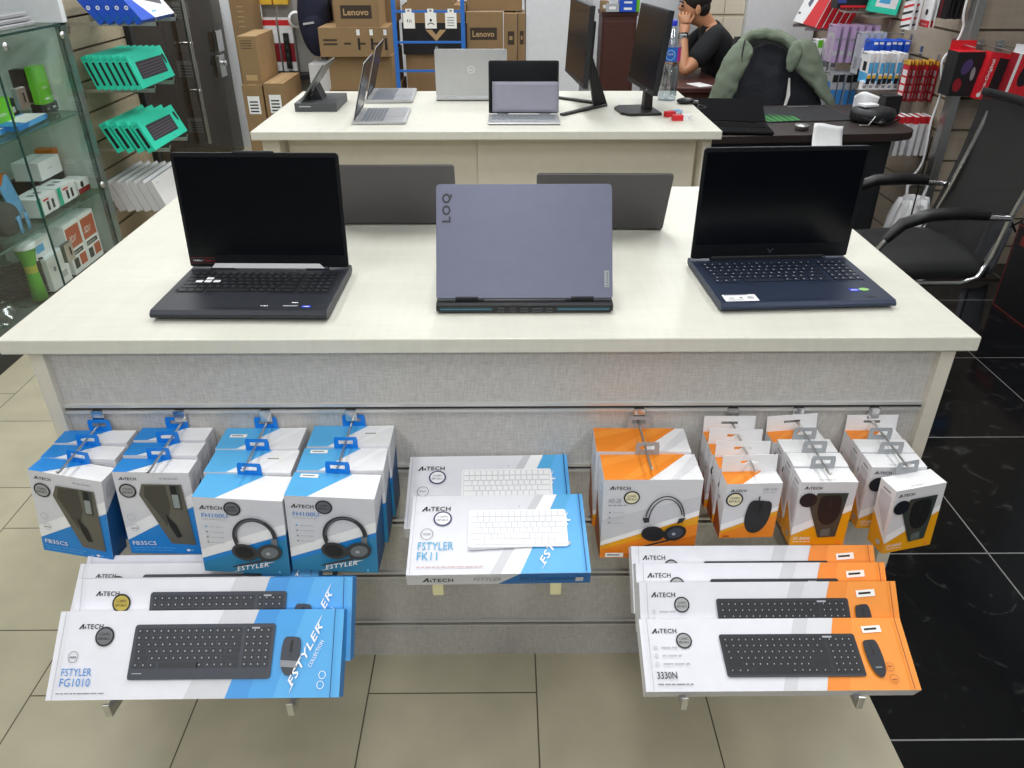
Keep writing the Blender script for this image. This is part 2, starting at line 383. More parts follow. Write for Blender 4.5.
# back of the shop: white column, pale partition, cream cupboard front
p = MB(); p.box((.135, 5.55, 0), (.50, 6.0, 2.8), M['wall']); struct('wall_column', p)
p = MB(); p.box((1.72, 6.05, 0), (2.22, 6.3, 2.8), M['wall']); struct('wall_column', p)
p = MB(); p.box((.50, 6.02, 0), (.62, 6.06, 2.8), mat('pale_partition', '#d2d5d6', .6)); struct('wall_partition', p)
p = MB(); p.box((-1.30, 6.05, 0), (-.95, 6.15, 2.8), M['wall']); p.box((-1.22, 5.62, 0), (-1.17, 6.05, 2.6), mat('grey_frame', '#6f7070', .5)); struct('wall_partition', p)
t = MB(); t.box((-1.30, 5.7, 0), (-1.26, 5.76, 2.6), M['alu']); struct('trim_3', t)

# ================================================================ the two counters
ZT = .888
def rail_mb(x0, x1, z):
    mb = MB()
    ar = mat('rail_aluminium', '#cfcfcd', .35, .35); mb.box((x0, 1.338, z + .0035), (x1, 1.347, z + .0100), ar); mb.box((x0, 1.338, z - .0105), (x1, 1.347, z - .0045), ar)
    mb.box((x0, 1.3435, z - .0055), (x1, 1.3475, z + .004), M['slot'])
    return mb
def local(mb, c): mb.v = [tuple(V(v) - V(c)) for v in mb.v]; return mb
T1 = (-.03, 1.83, ZF)
t = thing('display_counter', 'long cream-topped display counter in front, grey slatted front panel hung with boxes', 'counter', T1)
mb = MB(); mb.box((-.975, 1.318, .857), (.915, 2.352, ZT), M['cream'])
local(mb, T1).build('countertop', t, .0025)
for x0, x1 in ((-.931, -.903), (.854, .882)):
    mb = MB(); mb.box((x0, 1.330, ZF), (x1, 2.335, .857), M['creamedge']); local(mb, T1).build('side_panel', t, .001)
mb = MB(); mb.box((-.903, 1.345, ZF), (.854, 1.363, .857), M['linen']); local(mb, T1).build('slat_panel', t)
for z in (.720, .567, .417, .257, .097): local(rail_mb(-.903, .854, z), T1).build('rail', t)
mb = MB(); mb.box((-.903, 2.30, .05), (.854, 2.318, .857), M['creamedge']); local(mb, T1).build('back_panel', t)

T2 = (-.075, 3.59, 0)
t = thing('display_counter', 'long cream counter behind, with plain panelled front, carrying laptops and two monitors', 'counter', T2)
mb = MB(); mb.box((-1.008, 3.128, .855), (.858, 4.045, ZT), M['cream']); local(mb, T2).build('countertop', t, .0035)
for x0, x1 in ((-.985, -.915), (.80, .835)):
    mb = MB(); mb.box((x0, 3.185, 0), (x1, 4.0, .855), M['creamedge']); local(mb, T2).build('side_panel', t, .0015)
for x0, x1, y in ((-.897, -.118, 3.255), (-.117, .785, 3.24)):
    mb = MB(); mb.box((x0, y, .03), (x1, y + .018, .855), M['creamedge']); local(mb, T2).build('front_panel', t, .001)

# ================================================================ light
def area(x, y, sx, sy, e, col=(.97, .985, 1)):
    l = bpy.data.lights.new('ceiling_and_fill_lamp', 'AREA'); l.shape = 'RECTANGLE'; l.size = sx; l.size_y = sy; l.energy = e; l.color = col
    o = bpy.data.objects.new('ceiling_and_fill_lamp', l); C.objects.link(o); o.location = (x, y, 2.76)
LIGHT = 1.0
for x in (-1.6, 0., 1.6):
    for y, e in ((-1.6, 26), (.4, 12), (2.2, 16.5), (4.1, 17), (5.8, 19)):  # first row, behind the camera, is unseen fill added to brighten the counter front
        area(x, y, .3, 1.1, e * LIGHT)
area(-2.8, 5.75, .3, 1.0, 14)  # added fill lamp, unseen, lifts the cartons behind the dark door
wd = bpy.data.worlds.new('shop_air'); SC.world = wd; wd.use_nodes = True
wd.node_tree.nodes['Background'].inputs[0].default_value = (.95, .97, 1, 1); wd.node_tree.nodes['Background'].inputs[1].default_value = .28
SC.view_settings.view_transform = 'Standard'; SC.view_settings.look = 'None'; SC.view_settings.exposure = 0.0
# ================================================================ laptops
def keyrows(F, x, y, w, h, m, pad=.15, num=True, sl=0., rows=6, special=None, m2=None):
    """flat printed key fields: rows from top; returns list of key rects"""
    out = []; rh = h / rows
    nw = w * (.78 if num else 1.)
    lay = [[1] * 15, [1] * 13 + [2], [1.5] + [1] * 12 + [1.5], [1.8] + [1] * 11 + [2.2], [2.3] + [1] * 10 + [2.7], [1.2, 1, 1.2, 5.6, 1.2, 1, 1, 1, 1.8]]
    if rows == 5: lay = lay[1:]
    for r, L in enumerate(lay):
        tot = sum(L); cx = x; yy = y + h - (r + 1) * rh
        for q in L:
            kw = q / tot * nw; off = sl * (yy - y)
            out.append((cx + kw * pad / 2 + off, yy + rh * pad / 2, kw * (1 - pad) if q < 3 else kw - rh * pad, rh * (1 - pad), sl * rh)); cx += kw
        if num:
            gx = x + nw + w * .02; gw = (w - nw - w * .02) / 4
            for k in range(4): out.append((gx + k * gw + gw * pad / 2 + sl * (yy - y), yy + rh * pad / 2, gw * (1 - pad), rh * (1 - pad), sl * rh))
    F.rects(out, m)
    return out
def real_keys(mb, x, y, w, h, z, m, rows=6, num=True, hgt=.0014, pad=.16, mleg=None):
    class G:
        def rects(s, l, m_): s.l = l
    g = G(); keyrows(g, x, y, w, h, m, pad, num, 0, rows)
    for a, b, c, d, _ in g.l: mb.box((a, b, z), (a + c, b + d, z + hgt), m)
    if mleg:
        F = Fr(mb, (0, 0, z + hgt), (1, 0, 0), (0, 1, 0))
        F.rects([(a + c * .25, b + d * .5, min(c * .25, .0035), d * .2) for a, b, c, d, _ in g.l if c < .04], mleg)
    return g.l

def laptop(label, W, D, lidL, loc, rotz, ang, mbody, mlid, mkeys, group=None, t=.018, tl=.006, hin=.02, num=True, keys=True, leg=None, deckdark=True, chin=.03, wedge=0.):
    """origin: bottom centre of the base; screen side faces local -Y. ang = lid angle from vertical, + leans back (away from keyboard)"""
    th = thing('laptop', label, 'laptop', loc, rotz, group)
    b = MB(); y0, y1 = -D / 2, D / 2
    sec = [(y0, t * .42), (y0 + .012, t * .18), (y0 + .03, .002), (y1 - .012, .002), (y1, t * .3), (y1, t * .82), (y1 - .006, t), (y0 + .008, t - wedge), (y0, t * .72 - wedge * .6)]
    b.prism([(y, z) for y, z in sec], (-W / 2, 0, 0), (0, 1, 0), (0, 0, 1), (1, 0, 0), W, mbody)
    for sx in (-1, 1):
        for yy in (y0 + .03, y1 - .03): b.box((sx * (W / 2 - .04) - .015, yy - .004, 0), (sx * (W / 2 - .04) + .015, yy + .004, .003), M['black'])
    base = b.build('base', th, .0012)
    if keys:
        k = MB(); kw = W * .90; kh = D * .42; ky = y1 - hin - .025 - kh
        F = Fr(k, (0, 0, t + .0003), (1, 0, 0), (0, 1, 0)); F.rrect(-kw / 2 - .004, ky - .004, kw + .008, kh + .008, .004, mkeys if deckdark else mbody)
        real_keys(k, -kw / 2, ky, kw, kh, t + .0006, mkeys, num=num, mleg=leg); k.build('keyboard', th)
        tp = MB(); F = Fr(tp, (0, 0, t + .0002 - wedge * .7), (1, 0, 0), (0, 1, 0)); tw = W * .34; td = D * .33
        F.rrect(-tw / 2 - (W * .06 if num else 0), y0 + .018, tw, td, .004, mat('touchpad_edge', '#101216', .5)); F.rrect(-tw / 2 + .0008 - (W * .06 if num else 0), y0 + .0188, tw - .0016, td - .0016, .004, mbody)
        tp.build('touchpad', th)
    hy = y1 - hin
    for sx in (-1, 1):
        hg = MB(); hg.tube([(sx * W * .30 - .025, hy, t + .001), (sx * W * .30 + .025, hy, t + .001)], .0055, mbody, 10); hg.build('hinge', th)
    lid = bpy.data.objects.new('lid', None)
    l = MB(); r = .008
    pts = []
    for cx, cz, t0 in ((W / 2 - r, r * .5, -PI / 2), (W / 2 - r, lidL - r, 0), (-W / 2 + r, lidL - r, PI / 2), (-W / 2 + r, r * .5, PI)):
        for i in range(5):
            a = t0 + PI / 2 * i / 4; pts.append((cx + r * math.cos(a), cz + (r if cz > r else r * .5) * math.sin(a)))
    l.prism(pts, (0, tl / 2, 0), (1, 0, 0), (0, 0, 1), (0, -1, 0), tl * .5, mlid); l.prism(pts, (0, 0, 0), (1, 0, 0), (0, 0, 1), (0, -1, 0), tl * .5, M['bezel'])
    lo = l.build('lid', th, .0008)
    lo.location = (0, hy, t + .004); lo.rotation_euler = (-ang, 0, 0)
    s = MB(); F = Fr(s, (0, -tl / 2 - .0002, 0), (1, 0, 0), (0, 0, 1)); F.rect(-W / 2 + .007, chin, W - .014, lidL - chin - .009, M['screen'])
    s.build('screen', lo)
    return th, lo, base

def lidprint(lo, name, fn, back=True, tl=.006):
    mb = MB()
    F = Fr(mb, (0, tl / 2 + .0003, 0), (-1, 0, 0), (0, 0, 1)) if back else Fr(mb, (0, -tl / 2 - .0006, 0), (1, 0, 0), (0, 0, 1))
    fn(F); return mb.build(name, lo)
def deckprint(th, name, fn, z):
    mb = MB(); fn(Fr(mb, (0, 0, z), (1, 0, 0), (0, 1, 0))); return mb.build(name, th)

# graphite gaming laptop, left
th, lo, ba = laptop('open black gaming laptop at the left of the front counter, four white keys', .354, .262, .248, (-.531, 1.525, ZT), R(-1.2), R(4), M['tuf'], M['tuf'], M['tufk'], leg=mat('dim_legend', '#565a64', .5), hin=.03, t=.023, chin=.028)
g = MB(); g.prism([(-.128, -.001), (.124, -.001), (.114, .0095), (-.119, .0095)], (0, -.0062, 0), (1, 0, 0), (0, 0, 1), (0, -1, 0), .001, M['white2']); g.build('hinge_gap_view', lo)['label'] = 'added pale strip standing in for the countertop seen through the hinge gap'  # added strip imitates the bright countertop showing below the lid
lt = MB(); lt.prism([(-.045, 0), (.045, 0), (.04, .004), (-.04, .004)], (0, 0, .2475), (1, 0, 0), (0, 0, 1), (0, -1, 0), .004, M['tuf']); lt.build('webcam_bump', lo)
def f(F):
    F.rrect(-.172, .008, .052, .014, .001, mat('badge_red_edge', '#7c2630', .4)); F.rrect(-.1712, .0088, .0504, .0124, .001, M['black'])
    F.text('144Hz /', -.167, .013, .0042, M['white'], w=.021); F.text('7ms', -.143, .013, .0042, M['red'], w=.017)
lidprint(lo, 'spec_sticker', f, False)
def f(F):
    for x, y, w_ in ((-.136, .012, .015), (-.117, .012, .015), (-.098, .012, .015), (-.117, .0265, .015)): F.rrect(x, y, w_, .012, .002, M['white2'])
deckprint(th, 'white_keys', f, .0258)['label'] = 'four white direction keys'
for nm, f in (('slot_sticker', lambda F: F.rrect(-.168, -.028, .036, .009, .002, M['black'])), ('deck_sticker', lambda F: F.rect(.035, -.103, .018, .003, M['white'])),
              ('deck_sticker', lambda F: F.rect(.083, -.103, .03, .004, M['legend'])), ('deck_sticker', lambda F: F.rect(.097, -.087, .013, .004, M['white'])),
              ('chip_badge', lambda F: F.rrect(.122, -.109, .018, .01, .001, mat('chip_badge_blue', '#2c46d6', .4)).rect(.125, -.105, .012, .003, M['white']))):
    deckprint(th, nm, f, .0233)

# blue-black laptop, right
th, lo, ba = laptop('open blue-black laptop at right end of the front counter, white card on its deck', .366, .272, .252, (.613, 1.572, ZT), R(2.9), R(-1), M['hp'], M['hp'], M['hpk'], leg=M['legend'], deckdark=False, hin=.022, t=.02, chin=.034)
g = MB(); g.box((-.137, .108, .019), (.127, .120, .0295), M['black2']); g.build('hinge_bar', th, .002)
def f(F): F.poly([(-.009, .022), (-.004, .022), (0, .016), (.004, .022), (.009, .022), (0, .010)], mat('dark_chrome', '#5d626b', .3, .8))
lidprint(lo, 'emblem', f, False)
def f(F):
    F.rrect(-.170, -.121, .070, .033, .002, M['white2']); F.rect(-.166, -.092, .050, .004, M['ink2']); F.ell(-.154, -.106, .007, .005, M['grey']); F.ell(-.134, -.105, .003, .004, M['ink2']); F.ell(-.114, -.105, .007, .006, M['grey2']); F.rect(-.165, -.118, .034, .002, M['grey2'])
deckprint(th, 'deck_card', f, .0205)['label'] = 'white printed card stuck on the deck'
for nm, f in (('chip_badge', lambda F: F.rrect(.108, -.086, .02, .016, .002, mat('chip_badge_blue', '#2c46d6', .4)).rect(.111, -.08, .013, .003, M['white'])),
              ('graphics_badge', lambda F: F.rrect(.134, -.084, .011, .016, .001, M['green']).rrect(.129, -.08, .021, .008, .001, mat('pale_green', '#a8d08c', .4))),
              ('fingerprint_pad', lambda F: F.rrect(.128, -.116, .02, .011, .001, M['black']).rect(.13, -.114, .016, .007, M['hp']))):
    deckprint(th, nm, f, .0205)

# storm-grey gaming laptop seen from behind: lid half closed towards its keyboard
th, lo, ba = laptop('grey gaming laptop seen from behind, lettered lid, middle of the front counter', .360, .264, .234, (.037, 1.562, ZT), PI, R(-31), M['loqb'], M['loq'], M['key'], hin=.019, t=.022, tl=.008)
def f(F):
    d = mat('lid_letter_ink', '#23252d', .4)
    # large lettering reads upwards along the left side of the lid
    F.text('LOQ', -.147, .155, .021, d, w=.060, rot=PI / 2, bold=.035, space=1.2)
lidprint(lo, 'lid_lettering', f, True, .008)
def f(F):
    F.rrect(.163, .022, .010, .034, .0008, M['silver']); F.text('Lenovo', .171, .0245, .0055, M['ink'], w=.028, rot=PI / 2)
lidprint(lo, 'name_plate', f, True, .008)
for sx in (-1, 1):
    g = MB(); g.box((sx * .118 - .023, .106, .022), (sx * .118 + .023, .119, .031), M['loqb']); g.build('hinge_cover', th, .001)
rp = MB(); F = Fr(rp, (0, .1322, .0), (-1, 0, 0), (0, 0, 1))
F.rect(-.176, .0045, .352, .0145, M['black'])
for a, b in ((-.172, -.066), (.066, .172)):
    F.rect(a, .006, b - a, .011, mat('vent_fin', '#26313a', .5)); F.rect(a, .010, b - a, .0022, mat('vent_teal', '#3f7f93', .4))
for x, w_ in ((-.054, .012), (-.03, .011), (-.008, .014), (.016, .02), (.044, .012)): F.rrect(x, .0065, w_, .0085, .001, mat('port_rim', '#5a6068', .4, .5)); F.rect(x + .001, .0085, w_ - .002, .004, M['ink'])
rp.build('rear_ports', th)

# two grey laptops further back, lids to the camera, leaning towards it
for x, y, rz, lab, k in ((-.294, 1.995, PI, 'dark grey laptop seen from behind, between the black gaming laptop and the middle one', 0), (.233, 1.95, PI - R(1.2), 'grey laptop seen from behind, standing behind the middle laptop on its right', 1)):
    th, lo, ba = laptop(lab, .332, .222, (.180, .173)[k], (x, y + .108, ZT), rz, R(27) if k else R(25), M['grlap'], M['grlap'], M['key'], hin=.000, t=.014, tl=.006, num=False, group='dark grey laptops with their lids to the camera')
    lo.location.z = .006; lo.scale.z = 1.06; th.location.x += .012 if k else 0

# ---------------------------------------------------------------- rear counter
th, lo, ba = laptop('silver laptop opened sideways, nearer of two side-on laptops on the rear counter', .30, .222, .228, (-.525, 3.405, ZT), R(92), R(-16), M['silv'], M['silv'], M['silvd'], hin=.012, t=.012, tl=.005, num=False, deckdark=False, chin=.02)
th, lo, ba = laptop('silver laptop opened sideways, farther of two side-on laptops on the rear counter', .32, .222, .228, (-.545, 3.88, ZT), R(92), R(-16), M['silv'], M['silv'], M['silvd'], hin=.012, t=.015, tl=.005, num=False, deckdark=True, chin=.02)
th, lo, ba = laptop('silver laptop seen from behind with a round badge on its lid, rear counter', .330, .235, .203, (-.158, 3.89, ZT), PI, R(2), M['silv'], M['silv'], M['silvd'], hin=.012, t=.018, num=True)
def f(F): F.ring(0, .115, .016, .016, .002, M['white2']); F.text('DELL', 0, .111, .008, M['white2'], w=.022, al='c')
lidprint(lo, 'lid_badge', f, True)
th, lo, ba = laptop('small silver laptop with grey protective film hanging over its black screen', .295, .19, .208, (.075, 3.335, ZT), R(-.5), R(10), M['silv'], M['silv'], M['silvd'], hin=.012, t=.009, tl=.006, num=False, deckdark=False, keys=True, chin=.012)
fl = MB(); fm_ = mat('grey_film', '#8e8e9d', .45)
def fn(u, v):
    x = -.132 + .281 * u; z = .004 + .122 * v
    return V((x, -.006 - .010 * (1 - v) ** 2 - .0015 * math.sin(u * 5 + v * 3), z))
fl.grid(fn, 14, 8, fm_); fl.build('protective_film', lo, solid=.0012)

# tablet computer propped on its dark box
bx = MB(); bx.box((-.092, -.13, 0), (.092, .13, .036), mat('dark_grey_card', '#4a4d4f', .5)); F = Fr(bx, (-.092, -.13, 0), (1, 0, 0), (0, 0, 1)); F.rect(.02, .02, .05, .004, M['grey2'])
F = Fr(bx, (0, 0, .036), (1, 0, 0), (0, 1, 0)); F.rect(.03, -.01, .02, .008, M['ink2'])
o = bx.build('product_box', None, .002); o.location = (-.831, 3.655, ZT); tag(o, 'flat dark grey box lying at the left end of the rear counter', 'box')
th = thing('tablet', 'thin dark tablet leaning on a stand on top of the dark grey box', 'tablet', (-.85, 3.655, ZT + .036))
tb = MB(); tb.box((-.004, -.125, 0), (.004, .125, .19), mat('dark_aluminium', '#6a6e6c', .4, .5)); q = tb.build('body', th, .002); q.rotation_euler = (0, R(38), 0); q.location = (-.045, 0, .004)
s = MB(); Fr(s, (-.0042, 0, 0), (0, -1, 0), (0, 0, 1)).rect(-.118, .008, .236, .172, M['screen']); s.build('screen', q)
k = MB(); k.prism([(-.02, 0), (.035, 0), (.01, .06)], (0, -.05, 0), (1, 0, 0), (0, 0, 1), (0, 1, 0), .1, M['black2']); k.build('stand', th)
# ================================================================ printed cartons
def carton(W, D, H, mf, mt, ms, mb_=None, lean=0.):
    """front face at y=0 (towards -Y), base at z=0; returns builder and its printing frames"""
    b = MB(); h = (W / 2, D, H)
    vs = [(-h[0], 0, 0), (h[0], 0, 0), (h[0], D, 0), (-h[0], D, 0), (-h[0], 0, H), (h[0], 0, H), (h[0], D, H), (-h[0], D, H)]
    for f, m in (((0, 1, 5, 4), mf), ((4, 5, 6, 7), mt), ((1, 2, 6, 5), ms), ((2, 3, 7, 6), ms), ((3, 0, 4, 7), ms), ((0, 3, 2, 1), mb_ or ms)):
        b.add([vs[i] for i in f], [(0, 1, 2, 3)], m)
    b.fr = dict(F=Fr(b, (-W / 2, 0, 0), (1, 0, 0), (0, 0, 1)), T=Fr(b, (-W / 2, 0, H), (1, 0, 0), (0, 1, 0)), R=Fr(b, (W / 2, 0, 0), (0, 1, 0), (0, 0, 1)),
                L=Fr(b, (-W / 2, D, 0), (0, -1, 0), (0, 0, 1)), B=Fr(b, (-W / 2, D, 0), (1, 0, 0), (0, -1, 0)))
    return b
def logo(F, x, y, w, m):
    h = w * .20
    F.poly([(x, y), (x + h * .35, y), (x + h * 1.05, y + h), (x + h * .75, y + h)], m); F.poly([(x + h * .75, y + h), (x + h * 1.0, y + h), (x + h * 1.05, y), (x + h * .8, y)], m)
    F.text('4', x + h * 1.12, y, h * .62, m, w=h * .42, bold=.01); F.text('TECH', x + h * 1.6, y, h * .95, m, w=w - h * 1.6, bold=.015, space=1.1)
def seal(F, x, y, r, mfill, txt=True, mring=None):
    F.ell(x, y, r, r, mring or M['ink']); F.ell(x, y, r * .82, r * .82, mfill)
    if txt:
        F.text('COMPU', x, y + r * .06, r * .32, mring or M['ink'], w=r * 1.1, al='c'); F.text('REPUBLIC', x, y - r * .34, r * .26, mring or M['ink'], w=r * 1.3, al='c')
def mline(F, x, y, w, h, m, seed=1):
    """microprint: a broken line of tiny word blocks"""
    rnd = random.Random(seed); a = x; out = []
    while a < x + w:
        q = min(h * rnd.uniform(1.2, 4), x + w - a); out.append((a, y, q, h * .55)); a += q + h * .5
    F.rects(out, m)
def styler(F, x, y, w, h, rot, m):
    F.text('FSTYLER', x, y, h, m, w=w, shear=.35, bold=.02, rot=rot, space=1.15)
    c, s = math.cos(rot), math.sin(rot)
    F.poly([(x - .012 * c, y - .012 * s), (x + h * .5 * c, y + h * .5 * s), (x + h * .6 * c - h * .18 * s, y + h * .6 * s + h * .18 * c)], m)
    F.poly([(x + w * .99 * c - h * .75 * s, y + w * .99 * s + h * .75 * c), (x + (w + .016) * c - h * .9 * s, y + (w + .016) * s + h * .9 * c), (x + w * .97 * c - h * .95 * s, y + w * .97 * s + h * .95 * c)], m)
def sticker(F, x, y, w, h, m=None, rot=0.):
    c, s = math.cos(rot), math.sin(rot); q = lambda a, b: (x + a * c - b * s, y + a * s + b * c)
    F.poly([q(0, 0), q(w, 0), q(w, h), q(0, h)], M['sticker']); F.poly([q(w * .12, h * .38), q(w * .78, h * .38), q(w * .78, h * .68), q(w * .12, h * .68)], m or M['ink2'])
def euro_tab(W, H, y, z, m, t=.0008, sl=.6, hdr=None):
    """hang tab: a plate with a rounded euro slot, standing on the back edge of the carton top"""
    b = MB(); a = W * sl / 2; c0, c1 = H * .42, H * .72
    for p in ([(-W / 2, 0), (W / 2, 0), (W / 2, c0), (-W / 2, c0)], [(-W / 2, c1), (W / 2, c1), (W / 2 - .002, H), (-W / 2 + .002, H)], [(-W / 2, c0), (-a, c0), (-a, c1), (-W / 2, c1)], [(a, c0), (W / 2, c0), (W / 2, c1), (a, c1)]):
        b.prism(p, (0, y, z), (1, 0, 0), (0, 0, 1), (0, 1, 0), t, m)
    return b
def headphones(F, x, y, s, m, m2, double=False):
    """printed headset: band, two cups, boom"""
    if double:
        F.ring(x, y, .42 * s, .62 * s, .028 * s, m, 28, R(8), R(172)); F.ring(x + .01 * s, y, .36 * s, .55 * s, .024 * s, m, 28, R(14), R(176))
    else:
        F.ring(x, y, .42 * s, .46 * s, .085 * s, m, 28, R(-25), R(200)); F.ring(x + .02 * s, y + .0, .385 * s, .43 * s, .02 * s, m2, 20, R(60), R(180))
        F.poly([(x + .30 * s, y - .02 * s), (x + .42 * s, y), (x + .40 * s, y - .34 * s), (x + .30 * s, y - .38 * s)], m2)
        F.poly([(x - .42 * s, y), (x - .36 * s, y), (x - .30 * s, y - .36 * s), (x - .36 * s, y - .34 * s)], m)
    if double:
        F.poly([(x - .47 * s, y + .06 * s), (x - .33 * s, y + .07 * s), (x - .32 * s, y - .06 * s), (x - .43 * s, y - .07 * s)], m); F.poly([(x + .26 * s, y - .1 * s), (x + .38 * s, y - .06 * s), (x + .44 * s, y + .06 * s), (x + .30 * s, y + .04 * s)], m)
    F.ell(x - .22 * s, y - .36 * s, .25 * s, .20 * s, m, rot=-.25); F.ell(x - .23 * s, y - .36 * s, .18 * s, .14 * s, M['key'], rot=-.25)
    F.ell(x + .24 * s, y - .34 * s, .25 * s, .20 * s, m, rot=.4); F.ell(x + .25 * s, y - .34 * s, .17 * s, .13 * s, m2, rot=.4); F.ell(x + .22 * s, y - .36 * s, .04 * s, .035 * s, M['legend'])
    F.poly([(x - .50 * s, y - .74 * s), (x - .48 * s, y - .70 * s), (x + .12 * s, y - .50 * s), (x + .14 * s, y - .55 * s)], m)
def mouse_pic(F, x, y, w, h, m, m2, rot=0., wide=.5):
    pts = []
    c, s = math.cos(rot), math.sin(rot)
    for i in range(28):
        t = 2 * PI * i / 28; a = math.cos(t); b = math.sin(t)
        r = 1.0 if b < 0 else .92
        px = math.copysign(abs(a) ** (.9 if b < 0 else .35), a) * w / 2 * (1 - .12 * max(0, -b)); py = math.copysign(abs(b) ** (.9 if b < 0 else .6), b) * h / 2
        pts.append((x + px * c - py * s, y + px * s + py * c))
    F.poly(pts, m)
    q = lambda a, b: (x + a * c - b * s, y + a * s + b * c)
    F.poly([q(-w * .07, h * .10), q(w * .07, h * .10), q(w * .07, h * .40), q(-w * .07, h * .40)], m2)
    F.poly([q(-w * .008, h * .0), q(w * .008, h * .0), q(w * .008, h * .5), q(-w * .008, h * .5)], m2)
def keyboard_pic(F, x, y, w, h, body, keym, leg, sl=0., strip=.1, num=True, rows=6, white=False):
    F.rrect(x, y, w, h, h * .06, body, sl)
    if strip: F.poly([(x + sl * h * .02 + .001, y + .001), (x + w - .001, y + .001), (x + w - .001 + sl * h * strip, y + h * strip), (x + .001 + sl * h * strip, y + h * strip)], M['shade'] if white else M['bodyp'])
    ks = keyrows(F, x + w * .02 + sl * h * (strip + .04), y + h * (strip + .04), w * .96, h * (.9 - strip), keym, .14 if white else .12, num, sl, rows)
    if leg:
        F.rects([(a + c * .3, b + d * .4, min(c * .26, h * .022), d * .24) for a, b, c, d, _ in ks if c < h * .3], leg)

# ---------------------------------------------------------------- hanging hooks
def hook(x, lab, L=.19):
    th = thing('peg_hook', lab, 'hook', (x, 1.345, .686), 0, 'chrome hooks in the top slot of the grey panel')
    b = MB(); b.box((-.012, -.009, .004), (.012, -.006, .030), M['chrome']); b.box((-.010, -.009, .028), (.010, .0, .031), M['chrome']); b.build('backplate', th, .0008)
    b = MB(); b.tube([(0, -.006, 0), (0, -.03, .001), (0, -L + .006, .001), (0, -L, .003), (0, -L - .002, .008)], .0023, M['alu'], 8); b.build('wire', th)
HX = (-.838, -.671, -.495, -.320, .272, .465, .601, .757)
for x, l, L in zip(HX, ('leftmost chrome hook, holding the first column of blue mouse boxes', 'second chrome hook from the left, holding blue mouse boxes', 'chrome hook holding the left column of blue headset boxes', 'chrome hook holding the right column of blue headset boxes',
                        'chrome hook holding the two orange headset boxes', 'chrome hook holding the header-card mouse boxes beside the orange headset boxes', 'chrome hook holding the middle column of windowed orange mouse boxes', 'rightmost chrome hook, its front mouse box twisted'),
                       (.180, .180, .178, .168, .178, .186, .196, .172)): hook(x, l, L)

# ---------------------------------------------------------------- blue windowed mouse box
def fb_box(label, group, sealm=None):
    W, D, H = .146, .0475, .196
    th = thing('mouse_box', label, 'boxed mouse', (0, 0, 0), 0, group)
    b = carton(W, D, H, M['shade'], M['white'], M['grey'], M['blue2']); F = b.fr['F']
    F.clip([(0, .32 * H), (W, .76 * H), (W, .62 * H), (0, .17 * H)], W, H, M['white2'])
    F.clip([(0, .17 * H), (W, .61 * H), (W, 0), (0, 0)], W, H, M['blue'])
    logo(F, .010, .178, .034, M['ink']); mline(F, .088, .182, .036, .003, M['ink2'], 3)
    F.text('FB35CS', .008, .022, .010, M['white'], w=.047, bold=.01); mline(F, .008, .015, .084, .003, M['sky'], 5); mline(F, .010, .009, .075, .003, M['sky'], 6)
    F.ell(.117, .011, .004, .003, M['white']); F.rect(.122, .009, .006, .004, M['sky'])
    F.ring(.020, .066, .008, .008, .001, M['grey2']); F.rect(.014, .064, .012, .002, M['ink2']); F.ring(.018, .092, .008, .008, .001, M['grey2'])
    T = b.fr['T']; T.clip([(0, 0), (.028, 0), (.095, D), (0, D)], W, D, M['blue']); T.clip([(.034, 0), (.030, 0), (.099, D), (.103, D)], W, D, M['white2'])
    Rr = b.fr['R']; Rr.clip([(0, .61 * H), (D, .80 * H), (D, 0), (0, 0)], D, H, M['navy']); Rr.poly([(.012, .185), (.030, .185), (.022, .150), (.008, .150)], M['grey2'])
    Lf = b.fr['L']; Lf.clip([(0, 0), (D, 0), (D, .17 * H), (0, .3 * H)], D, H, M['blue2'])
    b.build('carton', th, 0)
    wn = MB(); F = Fr(wn, (-W / 2, -.0016, 0), (1, 0, 0), (0, 0, 1))
    F.poly([(.043, .145), (.052, .170), (.128, .170), (.134, .024), (.086, .027)], M['film'])
    F.poly([(.056, .166), (.096, .168), (.100, .120), (.085, .070), (.070, .105), (.052, .142)], M['smoke']); F.poly([(.104, .168), (.124, .168), (.122, .110), (.104, .112)], M['film2'])
    F.rrect(.106, .146, .011, .021, .003, M['ink']); F.rrect(.106, .115, .012, .032, .002, M['silver']); F.poly([(.086, .10), (.103, .075), (.110, .045), (.100, .043), (.09, .07)], M['ink'])
    wn.build('window', th)
    s = MB(); F = Fr(s, (-W / 2, -.0018, 0), (1, 0, 0), (0, 0, 1)); seal(F, .023, .154, .0165, sealm or M['seal']); s.build('seal_sticker', th)
    euro_tab(.046, .027, D - .001, H - .001, M['bluet']).build('hang_tab', th)
    return th
